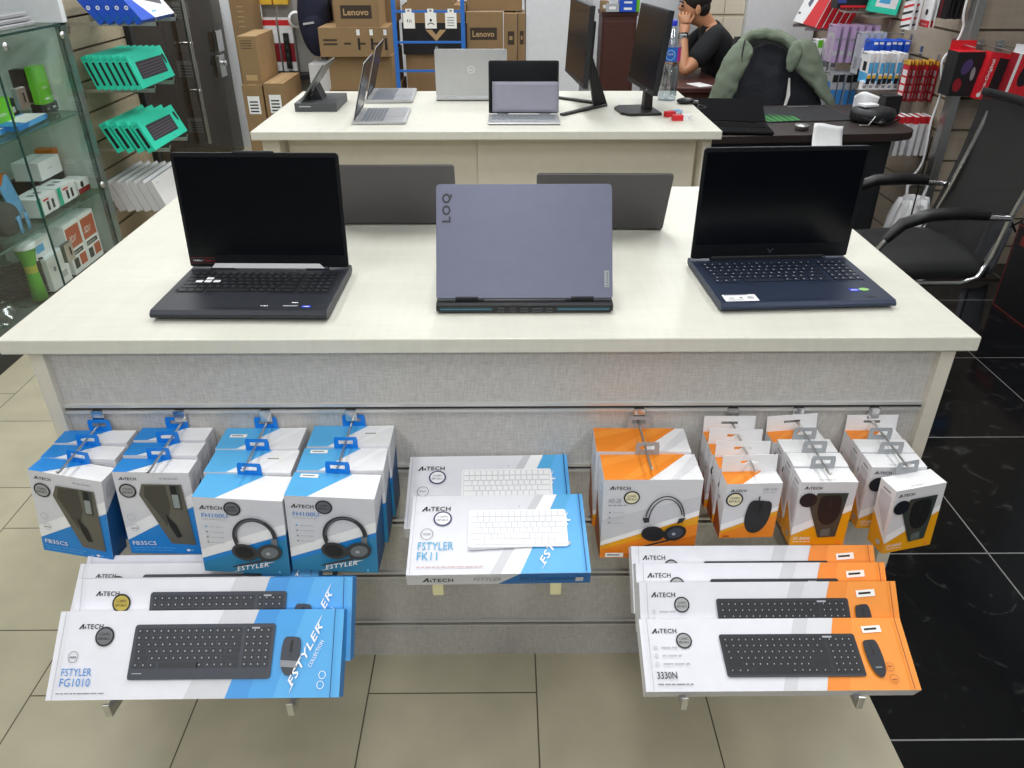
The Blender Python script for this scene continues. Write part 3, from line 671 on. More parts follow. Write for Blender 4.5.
# ---------------------------------------------------------------- blue headset box
def fh_box(label, group):
    W, D, H = .165, .0765, .175
    th = thing('headset_box', label, 'boxed headset', (0, 0, 0), 0, group)
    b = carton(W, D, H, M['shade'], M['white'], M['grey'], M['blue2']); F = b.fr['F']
    F.clip([(0, .30 * H), (W, .70 * H), (W, .57 * H), (0, .18 * H)], W, H, M['white2'])
    F.clip([(0, .18 * H), (W, .56 * H), (W, 0), (0, 0)], W, H, M['blue']); F.clip([(0, .12 * H), (W, .50 * H), (W, 0), (0, 0)], W, H, M['teal'])
    logo(F, .010, .149, .043, M['ink']); F.text('FH100U', .013, .131, .0095, M['blink'], w=.048); mline(F, .013, .126, .044, .003, M['grey2'], 2)
    for i, y in enumerate((.110, .098, .086, .074)): F.ell(.018, y, .002, .002, M['ink2'] if i else M['cyan']); mline(F, .024, y - .001, .026, .003, M['grey2'], i)
    headphones(F, .107, .090, .100, mat('headset_print', '#34373c', .4), mat('headset_print_grey', '#6d737a', .4))
    styler(F, .066, .008, .064, .0105, R(14), M['white2']); F.rect(.145, .008, .004, .006, M['sky'])
    T = b.fr['T']; T.clip([(0, 0), (.042, 0), (.112, D), (0, D)], W, D, M['blue3']); T.clip([(.085, 0), (.10, 0), (.165, D), (.15, D)], W, D, M['white2'])
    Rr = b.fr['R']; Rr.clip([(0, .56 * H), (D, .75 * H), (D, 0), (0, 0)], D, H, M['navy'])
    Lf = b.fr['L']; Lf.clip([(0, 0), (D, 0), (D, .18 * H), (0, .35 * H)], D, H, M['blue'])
    b.build('carton', th, 0)
    s = MB(); F = Fr(s, (-W / 2, -.0018, 0), (1, 0, 0), (0, 0, 1)); seal(F, .0715, .1535, .0158, M['seald']); s.build('seal_sticker', th)
    euro_tab(.047, .028, D - .001, H - .001, M['bluet']).build('hang_tab', th)
    return th
# ---------------------------------------------------------------- orange headset box
def hs_box(label, group):
    W, D, H = .187, .086, .188
    th = thing('headset_box', label, 'boxed headset', (0, 0, 0), 0, group)
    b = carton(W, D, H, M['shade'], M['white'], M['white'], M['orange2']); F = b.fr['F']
    F.clip([(0, .22 * H), (W, .62 * H), (W, .54 * H), (0, .16 * H)], W, H, M['white2']); F.clip([(0, .5 * H), (W, .8 * H), (W, .62 * H), (0, .22 * H)], W, H, M['grey'])
    F.clip([(0, .16 * H), (W, .55 * H), (W, 0), (0, 0)], W, H, M['amber']); F.clip([(0, .11 * H), (W, .45 * H), (W, 0), (0, 0)], W, H, M['orange']); F.clip([(.02, 0), (W, .3 * H), (W, 0)], W, H, M['orange2'])
    logo(F, .010, .166, .040, M['ink']); F.text('HS-28', .010, .136, .010, M['ink2'], w=.024, shear=.2); mline(F, .010, .129, .036, .004, M['ink2'], 4)
    for i, y in enumerate((.112, .100, .088)): F.rect(.012, y, .004, .003, M['ink2']); mline(F, .020, y, .022, .003, M['grey2'], i)
    headphones(F, .121, .096, .092, mat('black_headset_print', '#1d1e21', .4), mat('slate_headset_print', '#3c4450', .4), True)
    sticker(F, .010, .006, .036, .011)
    T = b.fr['T']; T.clip([(0, 0), (.085, 0), (.17, D), (0, D)], W, D, M['orange']); T.clip([(0, D * .5), (.10, D), (.05, D), (0, D * .8)], W, D, M['orange3']); T.clip([(.03, 0), (.055, 0), (.155, D), (.12, D)], W, D, M['orange3']); T.clip([(.125, 0), (.14, 0), (.187, D * .6), (.187, D)], W, D, M['shade'])
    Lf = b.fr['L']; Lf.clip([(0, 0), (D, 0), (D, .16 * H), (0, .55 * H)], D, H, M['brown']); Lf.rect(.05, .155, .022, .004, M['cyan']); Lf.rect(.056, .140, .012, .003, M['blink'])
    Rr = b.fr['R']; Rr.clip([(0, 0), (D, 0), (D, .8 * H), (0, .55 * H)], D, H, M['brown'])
    b.build('carton', th, 0)
    s = MB(); F = Fr(s, (-W / 2, -.0018, 0), (1, 0, 0), (0, 0, 1)); seal(F, .054, .148, .0155, M['sealc']); s.build('seal_sticker', th)
    euro_tab(.047, .030, D - .001, H - .001, M['gtab']).build('hang_tab', th)
    return th
# ---------------------------------------------------------------- orange mouse box with header card
def op_box(label, group):
    W, D, H = .106, .042, .128
    th = thing('mouse_box', label, 'boxed mouse', (0, 0, 0), 0, group)
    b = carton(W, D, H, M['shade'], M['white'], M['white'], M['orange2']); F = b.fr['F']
    F.clip([(0, .26 * H), (W, .58 * H), (W, .50 * H), (0, .15 * H)], W, H, M['white2']); F.clip([(0, .14 * H), (W, .50 * H), (W, 0), (0, 0)], W, H, M['amber']); F.clip([(0, .08 * H), (W, .42 * H), (W, 0), (0, 0)], W, H, M['orange'])
    logo(F, .008, .110, .030, M['ink']); F.text('OP-330', .070, .112, .006, M['ink2'], w=.026); mline(F, .070, .107, .024, .003, M['grey2'], 2)
    mouse_pic(F, .067, .051, .048, .078, M['black2'], M['ink'], -.10); F.poly([(.064, .09), (.066, .09), (.0665, .100), (.064, .100)], M['ink']); F.rect(.006, .004, .012, .004, M['brown'])
    T = b.fr['T']; T.clip([(0, 0), (.030, 0), (.080, D), (0, D)], W, D, M['orange']); T.clip([(0, 0), (.012, 0), (.065, D), (.045, D)], W, D, M['orange3'])
    Lf = b.fr['L']; Lf.clip([(0, 0), (D, 0), (D, .15 * H), (0, .5 * H)], D, H, M['brown']); Lf.rect(.008, .075, .008, .006, M['grey2'])
    Rr = b.fr['R']; Rr.clip([(0, 0), (D, 0), (D, .7 * H), (0, .5 * H)], D, H, M['orange2'])
    b.build('carton', th, 0)
    s = MB(); F = Fr(s, (-W / 2, -.0018, 0), (1, 0, 0), (0, 0, 1)); seal(F, .018, .093, .0165, M['sealc']); s.build('seal_sticker', th)
    hd = MB(); Wt, Ht, yb = W, .036, D - .002; a = .017; c0, c1 = .018, .024
    for p in ([(-Wt / 2, 0), (Wt / 2, 0), (Wt / 2, c0), (-Wt / 2, c0)], [(-Wt / 2, c1), (Wt / 2, c1), (Wt / 2, Ht), (-Wt / 2, Ht)], [(-Wt / 2, c0), (-a, c0), (-a, c1), (-Wt / 2, c1)], [(a, c0), (Wt / 2, c0), (Wt / 2, c1), (a, c1)]):
        hd.prism(p, (0, yb, H - .001), (1, 0, 0), (0, .12, .993), (0, 1, 0), .0012, M['white'])
    hd.build('header_card', th)['label'] = 'white header card with slot'
    return th
# ---------------------------------------------------------------- white and yellow mouse box with window
def g7_box(label, group):
    W, D, H = .106, .046, .150
    th = thing('mouse_box', label, 'boxed mouse', (0, 0, 0), 0, group)
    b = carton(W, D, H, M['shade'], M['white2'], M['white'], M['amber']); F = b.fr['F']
    F.clip([(0, .30 * H), (W, .66 * H), (W, .56 * H), (0, .17 * H)], W, H, M['white2']); F.clip([(0, .16 * H), (W, .56 * H), (W, 0), (0, 0)], W, H, M['amber'])
    logo(F, .006, .134, .034, M['ink']); F.text('G7-200NS', .005, .014, .007, M['white2'], w=.033, bold=.01); mline(F, .005, .009, .034, .0025, M['white2'], 3); F.rect(.090, .006, .008, .006, M['orange3'])
    T = b.fr['T']; mline(T, .035, .006, .030, .004, M['grey2'], 8)
    Lf = b.fr['L']; Lf.clip([(0, 0), (D, 0), (D, .16 * H), (0, .5 * H)], D, H, M['amber']); Lf.clip([(0, .5 * H), (D, .16 * H), (D, .22 * H), (0, .56 * H)], D, H, M['white2']); Lf.poly([(.006, .10), (.038, .045), (.038, .13), (.006, .13)], M['grey']); Lf.rect(.012, .136, .022, .003, M['ink2']); Lf.ell(.030, .018, .006, .006, M['grey2'])
    Rr = b.fr['R']; Rr.clip([(0, 0), (D, 0), (D, .75 * H), (0, .56 * H)], D, H, M['orange2'])
    b.build('carton', th, 0)
    wn = MB(); F = Fr(wn, (-W / 2, -.0016, 0), (1, 0, 0), (0, 0, 1))
    F.poly([(.022, .098), (.034, .126), (.092, .126), (.086, .022), (.052, .020)], M['film2']); F.poly([(.034, .122), (.066, .122), (.066, .030), (.054, .026), (.036, .085)], M['smoke'])
    mouse_pic(F, .062, .086, .044, .070, M['ink'], M['black2'], .05); F.poly([(.053, .040), (.072, .044), (.074, .024), (.055, .024)], mat('window_glint', '#5d6663', .2))
    wn.build('window', th)
    s = MB(); F = Fr(s, (-W / 2, -.0021, 0), (1, 0, 0), (0, 0, 1)); seal(F, .018, .110, .0165, mat('seal_navy', '#1b1e2a', .35)); s.build('seal_sticker', th)
    euro_tab(.047, .029, D - .001, H - .001, M['gtab']).build('hang_tab', th)
    return th

def hang(proto, x, yfront, ztop, H, labels, group, step, rots, xs=None, zs=None):
    """hang the first and its copies along a hook, front to back; location = bottom centre of the front face under the tab"""
    for i, l in enumerate(labels):
        rx, ry, rz = rots[i] if i < len(rots) else rots[-1]
        E_ = Euler((rx, ry, rz)); top = V((x + (xs[i] if xs else 0), yfront + step * i, ztop + (zs[i] if zs else 0)))
        loc = top - E_.to_matrix() @ V((0, 0, H))
        if i == 0:
            proto.location = loc; proto.rotation_euler = E_; proto['label'] = l
        else: dup(proto, loc, tuple(E_), l)

G1 = 'blue and white mouse boxes hanging on the two left hooks'
p = fb_box('', G1); hang(p, -.842, 1.184, .668, .196, ('front mouse box of the leftmost column, tilted, blue with a window', 'middle mouse box of the leftmost column, mostly its blue and white top visible', 'rearmost mouse box of the leftmost column, against the grey panel'), G1, .0505, ((R(-3), R(6.5), R(-7)), (R(-3), R(1.5), R(-1)), (R(-2), 0, 0)), (0, .002, .004), (0, .004, .006))
q = dup(p, (0, 0, 0), 0, 'x', G1); hang(q, -.683, 1.193, .668, .196, ('front mouse box of the second column from left, blue with a window', 'middle mouse box of the second column, behind the front one', 'rearmost mouse box of the second column, against the grey panel'), G1, .0505, ((R(-3), R(1.5), 0), (R(-3), R(.5), 0), (R(-2), 0, 0)), None, (0, .004, .006))
G2 = 'blue and white headset boxes hanging left of centre'
p = fh_box('', G2); hang(p, -.493, 1.111, .668, .175, ('front headset box of the left blue pair, headset and model lettering printed', 'middle headset box of the left headset column, tab in front of its white top', 'rearmost headset box of the left headset column, white price sticker on blue top'), G2, .077, ((R(-2), R(2.5), R(-2)), (R(-2), R(1), 0), (R(-1), 0, 0)), (0, -.003, -.006), (0, .003, .004))
q = dup(p, (0, 0, 0), 0, 'x', G2); hang(q, -.325, 1.112, .670, .175, ('front headset box of the right blue pair, next to the white keyboard boxes', 'middle headset box of the right headset column', 'rearmost headset box of the right headset column, against the panel'), G2, .077, ((R(-2), R(2.2), R(-1.5)), (R(-2), R(1), R(1)), (R(-1), 0, 0)), (0, .006, .008), (0, .004, .006))
for hb_ in [o_ for o_ in C.objects if o_.get('group') == G2]:
    l_ = hb_['label']; k_ = ('rearmost headset box of the left', 'middle headset box of the left', 'front headset box of the right', 'middle headset box of the right', 'rearmost headset box of the right')
    for i_, q_ in enumerate(k_):
        if l_.startswith(q_):
            s_ = MB(); f_ = Fr(s_, (-.0825, 0, .1755), (1, 0, 0), (0, 1, 0)); a_, b_ = ((.016, .040), (.105, .040), (.014, .058), (.014, .058), (.105, .040))[i_]; sticker(f_, a_, b_, .034, .012); s_.build('price_sticker', hb_)
G3 = 'orange and white headset boxes on one hook'
p = hs_box('', G3); hang(p, .277, 1.160, .670, .188, ('front orange and white headset box, black headset printed on it', 'rear orange and white headset box, only its top showing behind the front one'), G3, .087, ((R(-2), 0, 0), (R(-1), 0, R(-1))), (0, -.006), (0, .003))
G4 = 'orange mouse boxes with white header cards'
p = op_box('', G4); hang(p, .466, 1.152, .666, .128, ('front orange mouse box with header card, black mouse printed on it', 'second header-card mouse box, just behind the front one', 'third header-card mouse box from the front', 'rearmost header-card mouse box of the column beside the headset boxes'), G4, .0435, ((R(-2), 0, R(1.5)), (R(-2), 0, R(-1)), (R(-2), R(1), R(-2)), (R(-1), 0, 0)), (0, -.004, -.008, -.008), (0, .002, .002, .004))
dup(p, (.598, 1.288, .540), (R(-1), R(-2), R(4)), 'header-card mouse box at the back of the middle windowed column', G4)
dup(p, (.757, 1.290, .537), (R(-1), 0, 0), 'header-card mouse box at the back of the rightmost column', G4)
G5 = 'white and yellow mouse boxes with windows'
p = g7_box('', G5); hang(p, .606, 1.150, .670, .150, ('front windowed white and yellow mouse box of the middle right column', 'second windowed mouse box of the middle right column', 'third windowed mouse box of the middle right column'), G5, .0475, ((R(-2), 0, 0), (R(-1), 0, R(-1)), (R(-1), 0, 0)), (0, -.001, -.004), (0, .002, .002))
q = dup(p, (0, 0, 0), 0, 'x', G5); hang(q, .757, 1.196, .670, .150, ('windowed mouse box directly behind the twisted one', 'windowed mouse box third from the front, rightmost column'), G5, .0475, ((R(-1), 0, 0), (R(-1), 0, R(-1))), (0, -.003), (0, .002))
dup(p, V((.776, 1.142, .664)) - Euler((R(-2), R(-2), R(12))).to_matrix() @ V((0, 0, .150)), (R(-2), R(-2), R(12)), 'twisted windowed mouse box at the front of the rightmost column', G5)

# ================================================================ long keyboard boxes
def kb_box(name, label, cat, kind, group):
    W, D, H = (.466, .033, .136) if kind == 'blue' else (.466, .033, .124) if kind == 'orange' else (.332, .030, .184)
    th = thing(name, label, cat, (0, 0, 0), 0, group)
    side = M['white']
    b = carton(W, D, H, M['kbw'], M['shade'], M['white'], M['grey']); F = b.fr['F']; Rr = b.fr['R']; Bf = b.fr['B']; T = b.fr['T']
    if kind == 'blue':
        F.clip([(.218, 0), (.290, 0), (.332, H), (.268, H)], W, H, M['grey']); F.clip([(.284, 0), (W, 0), (W, H), (.326, H)], W, H, M['kb2']); F.clip([(.360, 0), (W, 0), (W, H), (.402, H)], W, H, M['kb3']); F.clip([(.284, 0), (.318, 0), (.360, H), (.326, H)], W, H, M['kb1'])
        logo(F, .034, .108, .040, M['ink']); F.ring(.033, .065, .008, .009, .001, M['ink2']); F.rect(.028, .063, .010, .003, M['ink2'])
        F.text('FSTYLER', .019, .036, .0115, M['blink'], w=.048); F.text('FG1010', .019, .020, .0125, M['blink'], w=.048); mline(F, .016, .009, .076, .003, M['ink2'], 4)
        keyboard_pic(F, .125, .029, .229, .085, M['bodyp'], M['keyp'], M['legend'], .03, .16); F.rect(.132, .038, .016, .0012, M['legend']); F.rect(.318, .106, .013, .0025, M['legend'])
        mouse_pic(F, .384, .063, .031, .060, M['bodyp'], M['ink'], -.06); F.poly([(.369, .057), (.398, .055), (.397, .045), (.369, .047)], M['ink2'])
        styler(F, .391, .016, .103, .0115, R(65), M['white2']); F.text('COLLECTION', .419, .045, .006, M['white2'], w=.044, rot=R(65)); F.ring(.438, .034, .0058, .0062, .001, M['white2']); F.ring(.436, .019, .0058, .0062, .001, M['white2'])
        Rr.rect(0, 0, D, H, M['blue']); T.clip([(.326, 0), (W, 0), (W, D), (.326, D)], W, D, M['blue'])
        F.rect(.012, 0, .0012, H, M['grey2']); F.rect(.452, 0, .0014, H, M['navy'])
    elif kind == 'orange':
        F.clip([(.232, 0), (.292, 0), (.330, H), (.276, H)], W, H, M['grey']); F.clip([(.255, 0), (.306, 0), (.345, H), (.302, H)], W, H, M['shade']); F.clip([(.306, 0), (W, 0), (W, H), (.346, H)], W, H, M['orange3']); F.clip([(.306, 0), (.345, 0), (.38, H), (.346, H)], W, H, M['orange'])
        logo(F, .020, .098, .044, M['ink'])
        for i, y in enumerate((.074, .060, .046)): F.ell(.024, y, .0035, .0035, M['grey']); mline(F, .034, y - .002, (.028, .034, .048)[i], .0045, M['grey2'], i)
        F.text('3330N', .021, .020, .012, M['bodyk'], w=.034, bold=.01); mline(F, .021, .010, .06, .004, M['ink2'], 9)
        keyboard_pic(F, .141, .022, .238, .073, M['bodyk'], M['key'], M['legend'], -.06, .04); F.rect(.318, .088, .016, .003, M['legend'])
        mouse_pic(F, .401, .052, .028, .064, M['bodyk'], M['ink'], .10); F.rect(.397, .036, .011, .0015, M['legend'])
        F.ring(.421, .037, .0075, .0075, .0008, M['brown']); F.rect(.417, .037, .008, .002, M['brown']); F.ring(.423, .017, .0075, .0075, .0008, M['brown']); F.rect(.419, .015, .008, .002, M['brown'])
        Rr.rect(0, 0, D, H, M['orange']); T.clip([(.346, 0), (W, 0), (W, D), (.346, D)], W, D, M['orange'])
        F.rect(.012, 0, .0012, H, M['grey2']); F.rect(.452, 0, .0014, H, M['brown'])
        s = MB(); f2 = Fr(s, (-W / 2, -.0022, 0), (1, 0, 0), (0, 0, 1)); sticker(f2, .392, .096, .034, .012, M['ink'], R(4)); s.build('price_sticker', th)
    else:
        F.clip([(.150, 0), (.205, 0), (.285, H), (.240, H)], W, H, M['grey']); F.clip([(.170, 0), (.215, 0), (.282, H), (.256, H)], W, H, M['white2']); F.clip([(.205, 0), (W, 0), (W, H), (.282, H)], W, H, M['blue3']); F.clip([(.235, 0), (W, 0), (W, H), (.31, H)], W, H, M['sky'])
        logo(F, .018, .145, .056, M['ink']); F.ring(.032, .090, .012, .013, .0012, M['ink2']); F.rect(.025, .089, .014, .003, M['grey2'])
        F.text('FSTYLER', .017, .053, .018, M['cyan'], w=.066); F.text('FK11', .017, .030, .018, M['cyan'], w=.037); mline(F, .017, .014, .120, .004, mat('pink_ink', '#d3b5b0', .5), 4)
        styler(F, .250, .016, .118, .014, R(62), M['white2'])
        F.poly([(.110, .050), (.300, .060), (.300, .068), (.110, .060)], M['grey2'])
        keyboard_pic(F, .110, .056, .186, .088, M['keyw'], M['keyg'], None, .0, .02, False, 6, True)
        F.rects([(a + .0006, b_ + .0006, c - .0012, d - .0012) for a, b_, c, d, _ in keyrows(F, .114, .061, .178, .079, M['keyg'], .04, False)], M['keyw'])
        F.text('4', .205, .148, .006, M['grey2'])
        Rr.rect(0, 0, D, H, M['sky']); Bf.clip([(.165, 0), (W, 0), (W, D), (.205, D)], W, D, M['blue2'])
        logo(Bf, .028, .009, .056, M['ink']); Bf.text('FSTYLER', .120, .011, .010, M['ink2'], w=.05, shear=.3); Bf.text('FK11', .205, .010, .012, M['navy'], w=.03, bold=.02); Bf.rect(.242, .012, .06, .003, M['navy']); Bf.rect(.305, .008, .014, .012, M['grey2'])
        F.rect(.006, 0, .001, H, M['grey2']); F.rect(.323, 0, .002, H, M['navy'])
    b.build('carton', th, 0)
    s = MB(); F = Fr(s, (-W / 2, -.0018, 0), (1, 0, 0), (0, 0, 1))
    if kind == 'blue': seal(F, .079, .096, .0155, M['seald'])
    elif kind == 'orange': seal(F, .075, .085, .0140, M['seal'])
    else: seal(F, .060, .126, .0178, M['white2'], True, mat('purple_ink', '#3d3a66', .4))
    s.build('seal_sticker', th)
    return th, (W, D, H)
def place_kb(o, c_bottom, tilt, rz=0., label=None, ry=0.):
    """c_bottom = centre of the bottom front edge; tilt from vertical, leaning back"""
    o.location = c_bottom; o.rotation_euler = (-tilt, ry, rz)
    if label: o['label'] = label

def arm(x, z0, z1, y1, lab, grp, mt=None, w=.011):
    th = thing('shelf_bracket', lab, 'bracket', (x, 1.345, z0), 0, grp)
    b = MB(); L = 1.345 - y1; dz = z1 - z0
    b.prism([(0, -.016), (0, .022), (-L + .004, dz + .002), (-L, dz + .016), (-L - .004, dz + .016), (-L - .004, dz - .012)], (-w / 2, 0, 0), (0, 1, 0), (0, 0, 1), (1, 0, 0), w, mt or M['alu']); b.build('arm', th, .001)
    b = MB(); b.box((-.014, -.005, -.03), (.014, -.0025, .03), mt or M['alu']); b.build('wall_plate', th)
GB = 'shelf brackets under the keyboard boxes'
arm(-.643, .392, .478, .812, 'left bracket under the blue keyboard boxes, its tip showing below', GB); arm(-.350, .392, .478, .812, 'right bracket under the blue keyboard boxes, its tip showing below', GB)
arm(.298, .418, .432, .852, 'left bracket under the orange keyboard boxes', GB); arm(.596, .418, .432, .852, 'right bracket under the orange keyboard boxes, near the black floor', GB)
yel = mat('clear_yellow_acrylic', '#d9d4a4', .25, coat=.5)
arm(-.127, .500, .520, 1.032, 'left pale yellow acrylic support under the white keyboard boxes', GB, yel, .02); arm(.088, .500, .520, 1.032, 'right pale yellow acrylic support under the white keyboard boxes', GB, yel, .02)

G6 = 'blue and white keyboard boxes stacked on brackets at lower left'
o, _ = kb_box('keyboard_box', '', 'boxed keyboard', 'blue', G6)
place_kb(o, (-.503, .812, .504), R(50), R(.3), 'front blue and white keyboard box, whole keyboard and mouse picture visible')
for c, tl, l in (((-.496, .879, .510), R(41), 'second blue keyboard box, behind the front one, gold seal sticker'), ((-.600, 1.019, .417), R(55), 'third blue keyboard box, only its logo strip showing'), ((-.612, 1.064, .397), R(55), 'rearmost blue keyboard box, just under the hanging mouse boxes')):
    q = dup(o, c, (-tl, 0, R(.2)), l)
    if 'gold' in l:
        for k_ in kids(q):
            if k_.name.startswith('seal_sticker'):
                k_.data = k_.data.copy(); k_['label'] = 'round gold seal sticker'
                for i_, m_ in enumerate(k_.data.materials):
                    if m_ == M['seald']: k_.data.materials[i_] = M['sealg']
G7 = 'orange and white keyboard boxes stacked on brackets at lower right'
o, _ = kb_box('keyboard_box', '', 'boxed keyboard', 'orange', G7)
place_kb(o, (.4665, .860, .452), R(66), 0, 'front orange and white keyboard box, whole keyboard and mouse picture visible')
for c, tl, l in (((.4715, .937, .453), R(45), 'second orange keyboard box, top of its printed keyboard showing'), ((.4725, .986, .453), R(45), 'third orange keyboard box, its logo strip and price sticker showing'), ((.4705, 1.032, .454), R(45), 'rearmost orange keyboard box, partly behind the orange headset box')):
    dup(o, c, (-tl, 0, 0), l)
G8 = 'white and blue compact keyboard boxes in the centre'
o, _ = kb_box('keyboard_box', '', 'boxed keyboard', 'white', G8)
place_kb(o, (-.016, 1.022, .566), R(79), R(.7), 'front white compact keyboard box lying on yellow acrylic supports, white keyboard pictured')
dup(o, (-.036, 1.160, .555), (R(-76), 0, R(1.0)), 'rear white compact keyboard box, half covered by the front one')
# ================================================================ rear counter: monitors, bottle, small things
def monitor(label, loc, rotz, W, H, z0, tilt, stand):
    th = thing('monitor', label, 'monitor', loc, rotz)
    b = MB(); b.box((-W / 2, -.011, 0), (W / 2, .011, H), M['black2']); b.box((-W / 2 + .05, .011, .03), (W / 2 - .05, .03, H - .06), M['black'])
    o = b.build('housing', th, .003); o.location = (0, 0, z0); o.rotation_euler = (-tilt, 0, 0)
    s = MB(); Fr(s, (0, -.0113, 0), (1, 0, 0), (0, 0, 1)).rect(-W / 2 + .006, .02, W - .012, H - .027, M['mscreen']); s.build('screen', o)
    s = MB(); Fr(s, (0, -.0115, 0), (1, 0, 0), (0, 0, 1)).rect(W / 2 - .10, .006, .012, .007, M['legend']); s.build('logo_mark', o)
    if stand == 'v':
        k = MB(); k.prism([(.085, 0), (.150, 0), (.05, .26), (.03, .26)], (-.016, 0, 0), (0, 1, 0), (0, 0, 1), (1, 0, 0), .032, M['black']); k.build('neck', th, .003)
        for sx in (-1, 1):
            k = MB(); k.prism([(-.018, 0), (.018, 0), (.012, .31), (-.012, .31)], (sx * .01, .135, 0), (math.cos(sx * .75), math.sin(sx * .75), 0), (sx * math.sin(.75), -math.cos(.75), 0), (0, 0, 1), .010, M['black']); k.build('foot', th, .002)
    else:
        k = MB(); k.prism([(-.10, -.07), (-.06, -.10), (.06, -.10), (.10, -.07), (.10, .07), (-.10, .07)], (0, 0, 0), (1, 0, 0), (0, 1, 0), (0, 0, 1), .012, M['black']); k.build('base_plate', th, .002)
        k = MB(); k.prism([(.01, .01), (.05, .01), (.045, .22), (.02, .22)], (-.022, 0, 0), (0, 1, 0), (0, 0, 1), (1, 0, 0), .044, M['black']); k.build('neck', th, .003)
    return th
M['mscreen'] = mat('monitor_screen', '#0c0e12', .2, spec=.3)
monitor('larger black monitor on a V-shaped foot, its screen turned to the left', (.313, 3.655, ZT), R(-85.2), .500, .315, .112, R(3), 'v')
monitor('black monitor on a flat base plate, beside the water bottle', (.588, 3.52, ZT), R(-83), .410, .320, .098, R(7), 'p')
# water bottle
th = thing('water_bottle', 'clear plastic water bottle with blue cap and blue and pink label', 'bottle', (.757, 3.80, ZT))
wg = glass('bottle_plastic', (.88, .91, .94), .5, .12)
b = MB(); b.lathe([(.0, .001), (.040, .001), (.044, .010), (.043, .05), (.046, .07), (.043, .10), (.045, .13), (.042, .155), (.045, .165), (.045, .235), (.040, .262), (.022, .300), (.0145, .312), (.0145, .322)], wg, 24); b.build('bottle_body', th)
b = MB(); b.lathe([(.0, .002), (.039, .003), (.0405, .05), (.040, .10), (.040, .150), (0, .150)], glass('bottle_water', (.78, .84, .86), .22, .05), 20); b.build('water', th)
b = MB(); lb = mat('label_blue', '#2a6fd0', .35)
for i in range(24):
    a0, a1 = 2 * PI * i / 24, 2 * PI * (i + 1) / 24; m_ = lb if 13 <= i <= 19 else M['magenta'] if 'magenta' in M and i in (20, 21, 22) else M['white']
    b.add([(.0456 * math.cos(a), .0456 * math.sin(a), z) for a, z in ((a0, .172), (a1, .172), (a1, .232), (a0, .232))], [(0, 1, 2, 3)], mat('label_pink', '#c22c86', .35) if i in (20, 21, 22) else m_)
F = Fr(b, (-.004, -.0462, .200), (1, 0, 0), (0, 0, 1)); F.ell(-.006, 0, .022, .023, mat('label_pale', '#8fc0ee', .35)); F.ell(-.006, 0, .018, .018, lb); F.text('Nestle', -.006, .0, .010, M['white'], w=.026, al='c'); b.build('label', th)
b = MB(); b.lathe([(.0165, .318), (.017, .338), (.014, .341), (0, .341)], mat('cap_blue', '#2636c8', .4), 16); b.build('cap', th)
# cable with small black adapter, two little red boxes
th = thing('usb_adapter', 'small black adapter with a looped cable beside the water bottle', 'adapter', (.825, 3.70, ZT))
b = MB(); b.ellipsoid((0, 0, .013), (.042, .028, .014), M['black']); b.box((.038, -.01, .004), (.058, .01, .014), M['alu']); b.build('adapter_body', th)
b = MB(); b.tube([(.02, 0, .02), (.05, -.06, .006), (.03, -.11, .003), (.055, -.13, .003), (.075, -.09, .003), (.04, -.03, .006)], .0028, M['black'], 6); b.build('cable', th)
for i, (x, y, rz, lab) in enumerate(((.715, 3.42, .5, 'small red box behind the other red box on the rear counter'), (.735, 3.335, .05, 'small red and white box, nearest of the two by the monitor base'))):
    b = MB(); b.box((-.04, -.014, 0), (.04, .014, .022), M['red']); F = Fr(b, (-.04, -.014, 0), (1, 0, 0), (0, 0, 1)); F.rect(.044, 0, .036, .022, M['white'] if i else mat('pale_blue', '#bcd3e2', .5)); F.text('8', .066, .007, .008, M['ink'])
    F = Fr(b, (-.04, -.014, .022), (1, 0, 0), (0, 1, 0)); F.rect(.044, 0, .036, .028, M['blue3'] if not i else M['white'])
    o = b.build('small_box', None, .001); o.location = (x, y, ZT); o.rotation_euler = (0, 0, rz); tag(o, lab, 'box', 'small red boxes on the rear counter')

# ================================================================ dark desk at the right
th = thing('office_desk', 'dark brown office desk with rounded corner at right, behind the chair', 'desk', (1.42, 4.05, 0), R(3.5))
b = MB(); pts = [(-.50, -.36), (.40, -.36)]
for i in range(7): a = -PI / 2 + PI / 2 * i / 6; pts.append((.40 + .14 * math.cos(a), -.22 + .14 * math.sin(a)))
pts += [(.54, .36), (-.50, .36)]
b.prism(pts, (0, 0, .715), (1, 0, 0), (0, 1, 0), (0, 0, 1), .035, M['dwood']); b.build('desktop', th, .004)
b = MB(); b.box((-.46, -.30, 0), (.40, -.28, .715), M['black2']); b.build('front_panel', th)
for x in (-.47, .40): b = MB(); b.box((x, -.28, 0), (x + .03, .33, .715), M['black2']); b.build('side_panel', th)
M['mblack'] = mat('matte_black', '#0d0d10', .85, spec=.1)
# things on it
lt_, lo, ba = laptop('black laptop tipped far open on the dark desk, beside the rear counter', .34, .23, .185, (1.09, 3.80, .75), R(-6), R(66), M['mblack'], M['mblack'], M['mblack'], num=False, hin=.012, t=.016, tl=.005)
for q_ in [lo] + kids(lo):
    for i_ in range(len(q_.data.materials)): q_.data.materials[i_] = M['mblack']
b = MB(); b.box((-.24, -.19, 0), (.24, .19, .004), mat('pad_black', '#1b1c20', .8)); F = Fr(b, (-.24, -.19, .004), (1, 0, 0), (0, 1, 0))
gr = mat('pad_green', '#2a6636', .8); gr2 = mat('pad_green_bright', '#3f9148', .8)
for i in range(16):
    x = .012 + i * .0105; h_ = .09 + .19 * abs(math.sin(i * 1.1 + .5)) * (1 - i / 22); F.poly([(x, .004), (x + .012, .004), (x + .014 + .004 * math.sin(i), h_ * .6), (x + .006, h_)], gr if i % 3 else gr2)
F.rect(.26, .345, .12, .006, M['legend'])
